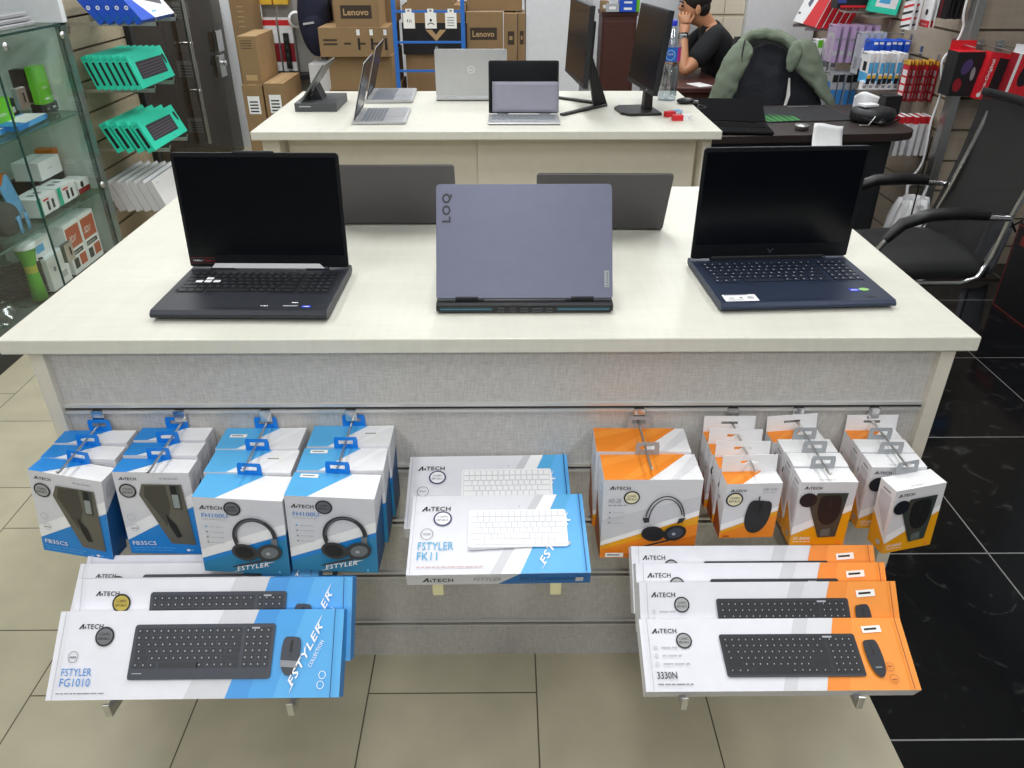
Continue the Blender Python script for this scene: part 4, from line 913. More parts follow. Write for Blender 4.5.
o = b.build('mouse_pad', None); o.location = (1.515, 4.17, .7505); o.rotation_euler = (0, 0, R(6)); tag(o, 'wide black mouse pad with a green claw-like splash on the dark desk', 'mouse pad')
b = MB(); b.lathe([(0, 0), (.032, 0), (.032, .012), (.034, .014), (.034, .022), (0, .022)], M['alu'], 24); o = b.build('tin', None); o.location = (1.42, 3.80, .752); tag(o, 'small round metal tin near the front edge of the dark desk', 'tin')
b = MB()
def fn(u, v):
    return V(((u - .5) * (.150 - .012 * v) + .006 * v, .012 * math.sin(v * 2.2) - .02 * v * v, .150 * v + .008 * math.sin(u * 4 + 1) * v))
b.grid(fn, 8, 8, M['white2']); o = b.build('paper_sheet', None, solid=.0008); o.location = (1.49, 3.60, .665); o.rotation_euler = (R(-28), 0, R(4)); tag(o, 'curled white sheet of paper standing at the front edge of the dark desk', 'paper')
th = thing('headset_case', 'round black case with tangled cables at the right end of the dark desk', 'case', (1.835, 3.99, .752))
b = MB(); b.lathe([(0, 0), (.095, 0), (.105, .02), (.105, .042), (.098, .060), (.05, .070), (0, .071)], M['black2'], 28, scale=(1.05, .9)); b.build('case_body', th)
b = MB(); b.tube([(-.08, -.09, .03), (-.02, -.115, .012), (.0, -.11, .03), (.03, -.12, .006), (.09, -.10, .03)], .004, M['black'], 6); b.tube([(-.03, -.10, .04), (-.07, -.13, .004), (-.11, -.12, .004)], .003, M['alu'], 6); b.ellipsoid((0, -.118, .013), (.022, .013, .012), M['black']); b.build('cable', th)
b = MB(); b.box((-.04, -.03, 0), (.04, .03, .012), M['white']); o = b.build('folded_leaflet', None, .002); o.location = (1.80, 3.985, .824); o.rotation_euler = (0, 0, .3); tag(o, 'white folded leaflet lying on the round black case', 'leaflet')
b = MB(); b.box((-.045, -.035, 0), (.045, .035, .095), M['ink']); o = b.build('small_box', None, .002); o.location = (1.985, 4.16, .752); o.rotation_euler = (0, 0, .15); tag(o, 'small black box standing behind the round black case', 'box')
b = MB()
def fn(u, v): return V(((u - .5) * .15, .03 * math.sin(u * 5) * v, .02 + .10 * v * (1 - .5 * abs(u - .4))))
b.grid(fn, 9, 6, M['white']); o = b.build('plastic_wrapper', None, solid=.001); o.location = (1.89, 4.20, .735); tag(o, 'crumpled white wrapper beside the small black box on the desk', 'wrapper')

# ================================================================ jacket on a chair behind the desk
th = thing('office_chair', 'office chair behind the dark desk, hidden under a green padded jacket', 'chair', (1.52, 4.86, 0))
b = MB(); b.box((-.22, -.22, .43), (.22, .2, .49), M['fabric']); b.build('seat', th, .02)
b = MB()
def fn(u, v): return V(((u - .5) * (.44 - .12 * v * v), .10 + .05 * (2 * u - 1) ** 2 * -1 + .03 * v, .52 + .52 * v))
b.grid(fn, 8, 8, M['fabric']); b.build('backrest', th, solid=.03)
b = MB(); b.lathe([(.03, .06), (.03, .43)], M['black'], 12); b.build('post', th)
for k in range(5):
    a = 2 * PI * k / 5; b = MB(); b.tube([(0, 0, .09), (.26 * math.cos(a), .26 * math.sin(a), .055)], [.025, .015], M['black'], 8); b.lathe([(0, 0), (.02, 0), (.02, .05), (0, .05)], M['black'], 10, (.26 * math.cos(a), .26 * math.sin(a), 0)); b.build('leg', th)
olive = mat('olive_padded_fabric', '#6e7a69', .75, noise=.06, scale=14, bump=1.0, bscale=18); lining = mat('black_quilted_lining', '#14161f', .8, noise=.5, scale=60, bump=.5, bscale=70)
th = thing('padded_jacket', 'olive green padded jacket hung open over a chair back, dark quilted lining showing', 'jacket', (1.52, 4.70, .60))
J = lambda px, py, y: aty(px, py, y) - V((1.52, 4.70, .60))
def strip(name, rows, m, th_=.02, sub=1, par=th):
    """surface through rows of points (each row same count)"""
    b = MB(); n = len(rows[0]); vs = [p for r_ in rows for p in r_]
    b.add(vs, [(i * n + j, i * n + j + 1, (i + 1) * n + j + 1, (i + 1) * n + j) for i in range(len(rows) - 1) for j in range(n - 1)], m, True)
    return crumple(b.build(name, par, solid=th_, sub=sub + 2), .022 if m is olive else .012, .05)
# lining: the open inside of the jacket, draped over the backrest
strip('lining', [[J(752, 46, 4.70), J(765, 42, 4.72), J(778, 44, 4.72), J(790, 50, 4.70)], [J(743, 62, 4.66), J(760, 60, 4.68), J(778, 60, 4.68), J(797, 70, 4.66)], [J(735, 82, 4.62), J(757, 82, 4.64), J(782, 82, 4.64), J(814, 88, 4.62)], [J(724, 108, 4.58), J(755, 112, 4.60), J(790, 112, 4.60), J(832, 112, 4.58)]], lining, .02)
# left front panel and sleeve
strip('left_front', [[J(744, 36, 4.62), J(752, 44, 4.60), J(754, 52, 4.58)], [J(728, 48, 4.60), J(738, 54, 4.56), J(748, 64, 4.56)], [J(717, 72, 4.58), J(728, 76, 4.53), J(741, 80, 4.54)], [J(710, 92, 4.58), J(720, 98, 4.52), J(733, 100, 4.53)], [J(704, 112, 4.58), J(714, 118, 4.52), J(726, 116, 4.53)]], olive, .035)
strip('right_front', [[J(789, 42, 4.60), J(802, 36, 4.62), J(816, 41, 4.66)], [J(788, 60, 4.56), J(804, 54, 4.55), J(822, 58, 4.62)], [J(795, 72, 4.55), J(811, 72, 4.54), J(825, 76, 4.62)], [J(812, 86, 4.55), J(822, 90, 4.53), J(831, 94, 4.60)], [J(826, 106, 4.55), J(832, 110, 4.53), J(838, 112, 4.58)]], olive, .035)
b = MB(); b.tube([J(741, 45, 4.62), J(746, 37, 4.66), J(756, 34, 4.68), J(768, 34, 4.70), J(782, 37, 4.68), J(791, 42, 4.64), J(797, 50, 4.60)], [.022, .030, .032, .033, .033, .034, .028], olive, 12); crumple(b.build('collar', th, sub=2), .022, .04)
b = MB(); b.ellipsoid(J(794, 57, 4.545), (.040, .022, .078), olive, 14, 10, (R(-10), R(10), 0)); crumple(b.build('lapel', th, sub=1), .022, .04)
b = MB(); b.tube([J(745, 40, 4.585), J(742, 55, 4.55), J(741, 68, 4.54), J(734, 84, 4.53), J(726, 106, 4.52)], .004, M['ink'], 6); b.build('zip', th)
b = MB(); b.prism([(0, 0), (.018, .02), (.028, .07), (.012, .16), (.004, .16), (.008, .06)], J(783, 108, 4.565), (1, 0, 0), (0, 0, 1), (0, 1, 0), .004, M['sticker']); b.build('white_drawstring', th)['label'] = 'pale strip hanging inside the lining'

# ================================================================ person sitting behind, chin on hand
def skin_mesh(name, verts, edges, m, parent, sub=2, root=0, shade=True):
    me = bpy.data.meshes.new(name); me.from_pydata([v[:3] for v in verts], edges, []); me.materials.append(m)
    o = bpy.data.objects.new(name, me); C.objects.link(o); o.parent = parent
    sk = o.modifiers.new('skin', 'SKIN'); sk.use_smooth_shade = shade
    if not me.skin_vertices:
        bpy.context.view_layer.objects.active = o
    for i, v in enumerate(verts):
        q = me.skin_vertices[0].data[i]; r_ = v[3]; q.radius = (r_, r_) if not isinstance(r_, tuple) else r_; q.use_root = (i == root)
    s_ = o.modifiers.new('sub', 'SUBSURF'); s_.levels = sub; s_.render_levels = sub
    return o
skin = mat('skin', '#c08a68', .55, noise=.05, scale=20); shirt = mat('black_tshirt', '#0f1116', .9, bump=.25, bscale=40); hairm = mat('dark_hair', '#17120f', .7)
PO = V((1.50, 5.62, 0))
th = thing('person', 'person in a black T-shirt sitting at the brown desk, head leaning on one hand', 'person', PO)
P = lambda x, y, z: tuple(V((x, y, z)) - PO)
B = [P(1.53, 5.62, .50) + ((.15, .13),), P(1.50, 5.62, .66) + ((.135, .115),), P(1.45, 5.60, .83) + ((.155, .12),), P(1.39, 5.58, .97) + ((.15, .11),), P(1.335, 5.565, 1.045) + (.058,), P(1.29, 5.55, 1.10) + (.060,),
     # head: jaw line to crown
     P(1.245, 5.54, 1.135) + ((.062, .070),), P(1.225, 5.535, 1.19) + ((.078, .088),), P(1.235, 5.54, 1.25) + ((.070, .078),),
     # near arm (elbow on desk, hand to the mouth)
     P(1.345, 5.43, .985) + (.060,), P(1.245, 5.36, .88) + (.052,), P(1.150, 5.31, .795) + (.043,), P(1.145, 5.37, .90) + (.040,), P(1.150, 5.43, 1.015) + (.029,),
     # far arm
     P(1.375, 5.73, .985) + (.060,), P(1.27, 5.80, .88) + (.05,), P(1.15, 5.78, .79) + (.042,), P(1.06, 5.68, .785) + (.033,), P(.98, 5.62, .785) + (.028,),
     # legs
     P(1.46, 5.52, .47) + (.085,), P(1.05, 5.50, .50) + (.062,), P(1.06, 5.50, .10) + (.045,), P(1.46, 5.72, .47) + (.085,), P(1.05, 5.74, .50) + (.062,), P(1.06, 5.74, .10) + (.045,)]
Ed = [(0, 1), (1, 2), (2, 3), (3, 4), (4, 5), (5, 6), (6, 7), (7, 8), (3, 9), (9, 10), (10, 11), (11, 12), (12, 13), (3, 14), (14, 15), (15, 16), (16, 17), (17, 18), (0, 19), (19, 20), (20, 21), (0, 22), (22, 23), (23, 24)]
# near hand: palm and five curled fingers against the cheek
hb = len(B); B += [P(1.152, 5.450, 1.055) + ((.036, .024),), P(1.156, 5.458, 1.092) + ((.040, .024),)]; Ed += [(13, hb), (hb, hb + 1)]
for k, (dx, L_) in enumerate(((-.033, .024), (-.011, .028), (.011, .027), (.031, .021))):
    i0 = len(B); B += [P(1.152 + dx, 5.462, 1.112) + (.0105,), P(1.156 + dx, 5.478, 1.112 + L_ * .8) + (.0100,), P(1.166 + dx, 5.490, 1.104 + L_ * .2) + (.0090,)]; Ed += [(hb + 1, i0), (i0, i0 + 1), (i0 + 1, i0 + 2)]
i0 = len(B); B += [P(1.185, 5.455, 1.072) + (.011,), P(1.207, 5.462, 1.098) + (.0095,), P(1.220, 5.472, 1.120) + (.008,)]; Ed += [(hb, i0), (i0, i0 + 1), (i0 + 1, i0 + 2)]
# nose and brow
i0 = len(B); B += [P(1.150, 5.535, 1.185) + (.018,), P(1.135, 5.535, 1.172) + (.011,)]; Ed += [(7, i0), (i0, i0 + 1)]
hd_ = {6, 7, 8, i0, i0 + 1}
B = [((v[0] - .012, v[1], v[2] - .028) + v[3:]) if i in hd_ else v for i, v in enumerate(B)]
body = skin_mesh('body', B, Ed, skin, th, 2)
T_ = [P(1.53, 5.62, .52) + ((.165, .145),), P(1.50, 5.62, .66) + ((.152, .132),), P(1.46, 5.60, .83) + ((.185, .150),), P(1.41, 5.58, .975) + ((.178, .140),), P(1.350, 5.568, 1.030) + ((.072, .072),),
      P(1.350, 5.425, .985) + (.078,), P(1.255, 5.365, .890) + (.074,), P(1.205, 5.335, .845) + (.066,), P(1.378, 5.735, .985) + (.078,), P(1.28, 5.80, .89) + (.072,), P(1.22, 5.80, .845) + (.066,)]
skin_mesh('tshirt', T_, [(0, 1), (1, 2), (2, 3), (3, 4), (3, 5), (5, 6), (6, 7), (3, 8), (8, 9), (9, 10)], shirt, th, 2)
b = MB(); b.ellipsoid(P(1.253, 5.54, 1.235), (.098, .090, .085), hairm, 20, 12, (0, R(-18), 0)); b.ellipsoid(P(1.285, 5.54, 1.185), (.058, .080, .062), hairm); b.build('hair', th)
for sy in (-1, 1):
    b = MB(); b.ellipsoid(P(1.247, 5.54 + sy * .086, 1.175), (.018, .009, .030), skin); b.build('ear', th)
    b = MB(); b.ellipsoid(P(1.155, 5.54 + sy * .032, 1.195), (.010, .014, .006), M['ink']); b.ellipsoid(P(1.152, 5.54 + sy * .034, 1.217), (.008, .022, .004), hairm); b.build('eye', th)
b = MB(); b.ellipsoid(P(1.152, 5.538, 1.140), (.008, .022, .005), mat('lips', '#9a5a4c', .5)); b.build('mouth', th)
for o_ in kids(th):
    if o_.name.split('.')[0] in ('hair', 'ear', 'eye', 'mouth'): o_.location = (-.012, 0, -.028)
b = MB(); b.tube([P(1.148, 5.412, .985), P(1.148, 5.424, 1.012)], .034, M['black'], 16); b.build('wristband', th)
b = MB(); b.box(P(1.12, 5.385, .985), P(1.165, 5.40, 1.015), M['silv']); b.build('watch_face', th, .003)
tr = [P(1.50, 5.62, .50) + ((.16, .14),), P(1.46, 5.52, .47) + (.098,), P(1.05, 5.50, .50) + (.075,), P(1.06, 5.50, .09) + (.06,), P(1.46, 5.72, .47) + (.098,), P(1.05, 5.74, .50) + (.075,), P(1.06, 5.74, .09) + (.06,)]
skin_mesh('trousers', tr, [(0, 1), (1, 2), (2, 3), (0, 4), (4, 5), (5, 6)], mat('dark_trousers', '#23252d', .9), th, 2)
for y in (5.50, 5.74): b = MB(); b.ellipsoid(P(1.01, y, .04), (.12, .045, .04), M['black']); b.build('shoe', th)
th = thing('stool', 'plain dark stool under the seated person', 'stool', (1.53, 5.62, 0))
b = MB(); b.lathe([(0, .33), (.19, .33), (.20, .35), (.19, .365), (0, .365)], M['fabric'], 20); b.build('seat', th)
for k in range(4):
    a = PI / 4 + k * PI / 2; b = MB(); b.tube([(.12 * math.cos(a), .12 * math.sin(a), .33), (.17 * math.cos(a), .17 * math.sin(a), 0)], .014, M['alu'], 8); b.build('leg', th)
th = thing('wooden_desk', 'brown wooden desk edge in front of the seated person', 'desk', (1.25, 5.38, 0))
b = MB(); b.box((-.32, -.40, .72), (.12, .40, .75), M['mahog']); b.build('desktop', th, .003)
b = MB(); b.box((-.30, -.385, 0), (.10, -.365, .72), M['mahog']); b.build('front_panel', th)
for x in (-.30, .07): b = MB(); b.box((x, -.36, 0), (x + .03, .38, .72), M['mahog']); b.build('side_panel', th)
b = MB(); b.box((-.05, -.07, 0), (.05, .07, .003), M['white']); F = Fr(b, (-.05, -.07, .003), (1, 0, 0), (0, 1, 0)); mline(F, .01, .1, .08, .006, M['ink2'], 3); mline(F, .01, .08, .08, .006, M['ink2'], 4)
o = b.build('paper_sheet', None); o.location = (1.21, 5.08, .7505); o.rotation_euler = (0, 0, .4); tag(o, 'white paper with small print lying on the brown wooden desk', 'paper')
# dark wooden cabinet with blue packs on top
th = thing('wooden_cabinet', 'tall dark mahogany cabinet between the two monitors', 'cabinet', (.755, 5.70, 0))
b = MB(); b.box((-.115, -.10, 0), (.115, .12, 1.10), M['mahog']); b.build('carcass', th, .003)
b = MB(); b.box((-.122, -.108, 1.10), (.122, .128, 1.125), M['mahog']); b.build('top', th, .003)
b = MB(); b.box((-.10, -.112, .04), (.10, -.101, 1.07), M['mahog']); b.build('door', th, .002)
for x, y, z, w_, h_, m_, lab in ((.70, 5.62, 1.125, .085, .050, 'clear', 'grey pack at the left on top of the mahogany cabinet'), (.80, 5.62, 1.125, .105, .040, 'royal', 'lower royal blue carton of paper on top of the mahogany cabinet'), (.80, 5.62, 1.165, .105, .034, 'royal', 'upper royal blue carton on top of the mahogany cabinet'), (.868, 5.64, 1.125, .022, .07, 'green', 'narrow lime pack at the right on top of the mahogany cabinet'), (.655, 5.66, 1.125, .05, .06, 'carton2', 'small brown pack at left end of the cabinet top')):
    b = MB(); b.box((-w_ / 2, -.05, 0), (w_ / 2, .05, h_), M[m_]); F = Fr(b, (-w_ / 2, -.05, 0), (1, 0, 0), (0, 0, 1))
    if w_ > .04: F.rect(w_ * .25, h_ * .3, w_ * .5, h_ * .35, M['white'])
    o = b.build('carton', None, .001); o.location = (x, y, z); tag(o, lab, 'box')
# pale cupboard doors behind the person
b = MB(); b.box((1.42, 6.12, 0), (1.72, 6.3, 2.2), mat('pale_cupboard', '#d8cdb8', .6)); th = thing('cupboard', 'pale cream cupboard with two doors behind the seated person', 'cupboard', (1.57, 6.2, 0)); b.v = [tuple(V(v) - V((1.57, 6.2, 0))) for v in b.v]; b.build('carcass', th)
for i in range(2):
    for z0, z1 in ((.06, 1.06), (1.08, 2.15)):
        b = MB(); x0 = -.145 + i * .147; b.box((x0, -.095, z0), (x0 + .143, -.081, z1), mat('pale_cupboard_door', '#ded4c0', .55)); d_ = b.build('door', th, .002)
        h = MB(); h.box((x0 + (.125 if not i else .01), -.105, (z0 + z1) / 2 - .03), (x0 + (.133 if not i else .018), -.095, (z0 + z1) / 2 + .03), M['alu']); h.build('handle', d_)
# ================================================================ left wall: keyboards on slat brackets
def lean_box(W, D, H, kind):
    b = carton(W, D, H, *( (M['tealbox'], M['tealbox2'], M['tealbox']) if kind == 'teal' else (M['white'], M['grey2'], M['grey']) if kind == 'white' else (M['white'], M['blue2'], M['royal']) ))
    F = b.fr['F']; Lf = b.fr['L']
    if kind == 'teal':
        F.poly([(.055, .040), (.40, .034), (.405, .122), (.06, .128)], mat('printed_dark_keyboard', '#2e3138', .5))
        F.rects([(.075, .050 + i * .0145, .31, .0025) for i in range(5)], mat('pale_keyline', '#85747f', .5)); F.text('logi', .03, H - .022, .011, M['tealbox2'], w=.04); mouse_pic(F, W - .030, .10, .028, .055, M['black2'], M['ink'], .2); F.rect(W * .6, .012, .02, .006, M['ink2'])
        Lf.poly([(D * .3, .022), (D * .72, .022), (D * .72, H - .03), (D * .3, H - .03)], M['ink']); Lf.rect(D * .2, H - .020, D * .6, .007, M['tealbox2'])
    elif kind == 'white':
        F.poly([(.22, 0), (W, 0), (W, .07), (.26, .055)], M['black2']); F.text('logi', .03, H - .030, .010, M['grey2'], w=.04)
    else:
        F.poly([(0, 0), (.17, 0), (.045, H), (0, H)], M['royal']); F.poly([(.20, .10), (.38, .06), (.42, .10), (.25, .15)], mat('printed_grey_keyboard', '#5a5c62', .5)); F.rect(.19, .03, .06, .008, M['blue3'])
        Lf.ell(D / 2, .085, .010, .010, M['white']); Lf.ell(D / 2, .085, .005, .005, M['blink']); Lf.poly([(0, .02), (D, .02), (D, .03), (0, .03)], M['blue2'])
    return b
def lean_row(name, kind, W, D, H, n, xf, y0, zb, step, tilt, labels, group, cat):
    """boxes leaning back against the left wall, front-most at x = xf"""
    src = None
    for k in range(n):
        x = xf - step * k; loc = (x, y0 + W / 2, zb); rot = (-tilt, 0, PI / 2)
        if src is None:
            src = lean_box(W, D, H, kind).build(name, None); src.location = loc; src.rotation_euler = rot; tag(src, labels[0], cat, group)
        else:
            c = src.copy(); C.objects.link(c); c.location = loc; tag(c, labels[k])
ords = ('frontmost', 'second', 'third', 'fourth', 'fifth', 'sixth', 'seventh')
def olab(n, what): return [('%s %s' % (ords[k], what)) if k < n - 1 else 'rearmost %s, nearest the wall' % what.split(',')[0] for k in range(n)]
lean_row('keyboard_box', 'teal', .455, .031, .170, 7, -1.905, 4.29, .860, .0345, R(17), olab(7, 'teal keyboard box in the upper leaning row, counted from the aisle'), 'teal keyboard boxes in the upper row on the left wall', 'boxed keyboard')
lean_row('keyboard_box', 'teal', .490, .042, .164, 4, -1.900, 4.26, .550, .056, R(24), olab(4, 'teal keyboard box in the lower leaning row, counted from the aisle'), 'teal keyboard boxes in the lower row on the left wall', 'boxed keyboard')
lean_row('keyboard_box', 'white', .450, .040, .175, 6, -1.915, 4.29, .212, .048, R(20), olab(6, 'plain white keyboard box in the bottom leaning row, counted from the aisle'), 'white keyboard boxes low on the left wall', 'boxed keyboard')
lean_row('keyboard_box', 'blue', .44, .036, .165, 5, -1.835, 4.30, 1.186, .0475, R(37), olab(5, 'royal blue and white keyboard box in the top leaning row, counted from the aisle'), 'blue keyboard boxes in the top row on the left wall', 'boxed keyboard')
for k, (z, x1, lab) in enumerate(((1.176, -1.79, 'top'), (.852, -1.87, 'upper teal'), (.540, -1.86, 'lower teal'), (.202, -1.87, 'white'))):
    for y, e in ((4.37, 'near'), (4.64, 'far')):
        b = MB(); b.box((-2.255, y - .006, z - .022), (x1, y + .006, z - .004), M['alu']); b.box((x1 - .004, y - .006, z - .022), (x1, y + .006, z + .012), M['alu']); b.box((-2.256, y - .012, z - .05), (-2.250, y + .012, z + .02), M['alu'])
        one('shelf_bracket', b, '%s metal bracket under the %s row of keyboard boxes, left wall' % (e, lab), 'bracket', 'brackets on the left wall')

# ================================================================ glass showcase
SX0, SX1, SY0, SY1, SZ = -2.62, -2.10, 2.72, 4.06, 1.20
SO = V(((SX0 + SX1) / 2, (SY0 + SY1) / 2, 0))
th = thing('glass_showcase', 'glass showcase with locked sliding doors along the left wall', 'showcase', SO)
def part(name, boxes, m, bevel=0., parent=th, o=SO):
    b = MB()
    for a, c in boxes: b.box(V(a) - o, V(c) - o, m)
    return b.build(name, parent, bevel)
part('plinth', [((SX0, SY0, 0), (SX1, SY1, .06))], mat('dark_plinth', '#2a2d2d', .5))
part('back_panel', [((SX0, SY0, .06), (SX0 + .02, SY1, SZ))], mat('pale_green_back', '#cfd8d1', .6))
part('end_panel', [((SX0, SY1 - .012, .06), (SX1 - .02, SY1, SZ))], mat('pale_green_end', '#c9d6cf', .5)); part('end_panel', [((SX0, SY0, .06), (SX1 - .02, SY0 + .012, SZ))], mat('pale_green_end', '#c9d6cf', .5))
part('base_board', [((SX0, SY0, .06), (SX1 - .02, SY1, .075))], mat('base_board', '#6d716c', .6))
for z in (.415, .805): part('shelf', [((SX0 + .02, SY0 + .012, z - .008), (SX1 - .025, SY1 - .012, z))], glass('shelf_glass', (.80, .93, .88), .10)); 
for z in (.415, .805): part('shelf_edge', [((SX1 - .0255, SY0 + .012, z - .008), (SX1 - .0235, SY1 - .012, z))], mat('shelf_edge_green', '#4f756a', .2))
part('top_glass', [((SX0, SY0, SZ - .01), (SX1, SY1, SZ))], GL); part('top_edge', [((SX1 - .002, SY0, SZ - .01), (SX1, SY1, SZ))], M['glassedge'])
part('corner_post', [((SX1 - .03, SY1 - .05, .06), (SX1, SY1, SZ))], mat('smoked_glass_post', '#55645f', .15, coat=.5))
ym = 3.44
for y0, y1, x in ((SY0, ym + .01, SX1 - .018), (ym - .01, SY1 - .05, SX1 - .008)):
    d_ = part('glass_door', [((x - .003, y0, .065), (x + .003, y1, SZ - .012))], GL)
    part('door_edge', [((x - .0035, (y1 if x < SX1 - .01 else y0) - .002, .065), (x + .0035, (y1 if x < SX1 - .01 else y0) + .002, SZ - .012))], M['glassedge'], parent=d_)
for z in (.955, .270):
    b = MB(); b.box(V((SX1 - .004, 3.475, z - .045)) - SO, V((SX1 + .018, 3.545, z + .04)) - SO, M['alu']); b.box(V((SX1 + .018, 3.515, z - .02)) - SO, V((SX1 + .021, 3.522, z + .02)) - SO, M['ink']); b.build('lock', th, .004)
for y, z in ((3.52, 1.155), (4.0, 1.15), (4.0, .45)):
    b = MB(); b.lathe([(.016, 0), (.016, .010), (0, .012)], M['alu'], 14, V((SX1 - .002, y, z)) - SO, 'x'); b.build('clip', th)
# white panel and slim silver laptops lying on its top
b = MB(); b.box((-2.62, 4.015, 1.2), (-2.085, 4.055, 1.9), M['wall']); one('display_board', b, 'upright white board standing on the far end of the glass showcase', 'board', bevel=.003)
for i in range(3):
    b = MB(); b.box((-2.42, 3.56 - .01 * i, 1.2005 + .020 * i), (-2.17 - .006 * i, 3.93 - .012 * i, 1.2175 + .020 * i), M['silv']); one('closed_laptop', b, '%s closed silver laptop of the stack on top of the showcase' % ('lowest', 'middle', 'topmost')[i], 'laptop', 'closed silver laptops on the showcase', .004)
# contents
G = 'green accessory packs inside the showcase'
def pack(name, c, size, m, lab, cat, grp=None, rz=0., fn=None, bevel=.0015):
    b = carton(size[0], size[1], size[2], m, m, m)
    if fn: fn(b.fr, *size)
    o = b.build(name, None, bevel if not fn else 0); o.location = c; o.rotation_euler = (0, 0, PI / 2 + rz); return tag(o, lab, cat, grp)
def pk(f, W, D, H): f['F'].text('UGREEN', .012, H * .4, .012, M['white'], w=W * .6); f['F'].rect(W * .2, H * .12, W * .4, .006, M['white2'])
for i, (y, z, h_, lab) in enumerate(((3.34, .805, .12, 'lime green pack at the left of the top showcase shelf'), (3.62, .805, .12, 'lime green pack right of the showcase lock'), (3.98, .845, .17, 'tall lime green pack raised at the right end of the top shelf'))):
    pack('green_pack', (-2.26 if i < 2 else -2.24, y, z), (.16 if i < 2 else .085, .05, h_), M['green'], lab, 'accessory pack', G, 0, pk)
for i, (y, z, w_, h_, lab) in enumerate(((3.80, .805, .13, .085, 'dark accessory pack between the green packs'), (3.995, .805, .12, .040, 'low black pack under the tall green pack'), (3.99, .845, .06, .15, 'black pack with white label right behind the tall green pack'))):
    pack('black_pack', (-2.33 if i != 1 else -2.24, y + (.03 if i == 2 else 0), z), (w_, .07, h_), M['black2'], lab, 'accessory pack', 'dark accessory packs inside the showcase', 0, lambda f, W, D, H: (f['F'].rect(W * .55, H * .3, W * .25, H * .3, M['grey']), f['F'].rect(W * .1, H * .35, W * .2, H * .2, M['ink2'])))
for i, (x, y, z, lab) in enumerate(((-2.20, 3.36, .805, 'bottom blue and white flat box on the top showcase shelf'), (-2.22, 3.30, .83, 'middle blue and white flat box on the top showcase shelf'), (-2.24, 3.33, .855, 'upper blue and white flat box on the top showcase shelf'), (-2.17, 3.68, .805, 'blue and white flat box lying in front of the green packs'))):
    pack('flat_box', (x, y, z), (.28 if i < 3 else .30, .12, .022), M['blue'], lab, 'box', 'flat blue boxes inside the showcase', .03 * i, lambda f, W, D, H: (f['T'].poly([(W * .25, 0), (W, 0), (W, D * .8), (W * .4, D)], M['white']), f['F'].poly([(W * .3, 0), (W * .9, 0), (W * .9, H), (W * .4, H)], M['sky'])))
pack('white_carton', (-2.26, 3.86, .52), (.20, .13, .085), M['white'], 'open white carton on a stand, middle showcase shelf', 'box', None, 0, lambda f, W, D, H: (f['F'].text('CANYON', W * .35, H * .45, .008, M['ink2'], w=.05), f['T'].poly([(0, D * .4), (W, D * .55), (W, D * .6), (0, D * .45)], M['grey2'])))
pack('dark_carton', (-2.28, 3.88, .415), (.24, .16, .10), M['black2'], 'dark carton under the open white carton in the showcase', 'box')
pack('orange_pack', (-2.30, 4.01, .45), (.05, .09, .17), M['orange2'], 'narrow orange pack beside the open white carton', 'accessory pack')
pack('orange_pack', (-2.30, 3.52, .57), (.10, .06, .04), M['orange2'], 'orange strip of a pack behind the white carton, left', 'accessory pack')
def pj(f, W, D, H):
    for k in range(2): f['F'].rect(W * (.45 + .25 * k), H * .15, W * .12, H * .5, M['ink']); f['T'].rect(W * (.3 + .3 * k), D * .35, W * .2, D * .3, M['ink2'])
    f['F'].rect(0, 0, W * .2, H, M['tealbox2']); f['F'].rect(W * .3, H * .72, W * .3, H * .1, M['red'])
pack('printed_box', (-2.17, 3.60, .415), (.17, .12, .085), M['white'], 'white and teal printed box on the middle showcase shelf, nearer one', 'box', 'printed boxes on the middle shelf', .0, pj)
pack('printed_box', (-2.17, 3.785, .415), (.17, .12, .085), M['white'], 'white printed box on the middle showcase shelf, farther one', 'box', 'printed boxes on the middle shelf', .0, pj)
pack('red_label_box', (-2.17, 3.95, .415), (.12, .10, .065), M['white'], 'small box with red label at the right end of the middle shelf', 'box', None, 0, lambda f, W, D, H: (f['F'].rect(0, 0, W, H * .4, M['red2']), f['F'].ell(W * .4, H * .65, .016, .016, M['ink'])))
def d3(f, W, D, H):
    f['F'].rect(W * .06, H * .5, W * .88, H * .42, mat('brick_red_print', '#b8502e', .5)); f['F'].text('3D//', W * .15, H * .62, .030, M['white2'], w=W * .5, shear=.3); f['F'].rect(W * .1, H * .36, W * .75, H * .09, M['ink']); f['F'].text('SA-80W PRO', W * .12, H * .38, .010, M['white'], w=W * .6); f['F'].rect(W * .1, H * .1, W * .3, H * .2, M['ink']); f['F'].rect(W * .5, H * .1, W * .42, H * .22, mat('brick_red_print', '#b8502e', .5))
pack('speaker_box', (-2.17, 3.73, .075), (.15, .20, .25), M['white'], 'white box with brick red print at the showcase bottom, left one', 'box', 'boxes with brick red print', 0, d3)
pack('speaker_box', (-2.17, 3.885, .075), (.15, .20, .25), M['white'], 'white box with brick red print at the showcase bottom, right one', 'box', 'boxes with brick red print', 0, d3)
pack('white_carton', (-2.17, 3.53, .075), (.17, .16, .16), M['white'], 'white carton behind the lower lock at the showcase bottom', 'box', None, 0, lambda f, W, D, H: (f['F'].ell(W * .3, H * .6, .012, .012, M['ink2']), f['F'].rect(W * .55, H * .2, W * .3, H * .2, M['grey2'])))
pack('white_carton', (-2.20, 3.50, .235), (.14, .14, .09), M['white'], 'upper white and blue carton behind the lower showcase lock', 'box', None, 0, lambda f, W, D, H: f['F'].rect(W * .1, H * .3, W * .5, H * .4, M['blue3']))
th = thing('green_toy_torch', 'green and yellow flared torch standing in the showcase bottom', 'torch', (-2.20, 3.365, .075))
b = MB(); b.lathe([(0, 0), (.035, 0), (.03, .09), (.026, .16), (.045, .24), (.050, .25)], mat('torch_green', '#5fae35', .4), 18); b.build('handle', th)
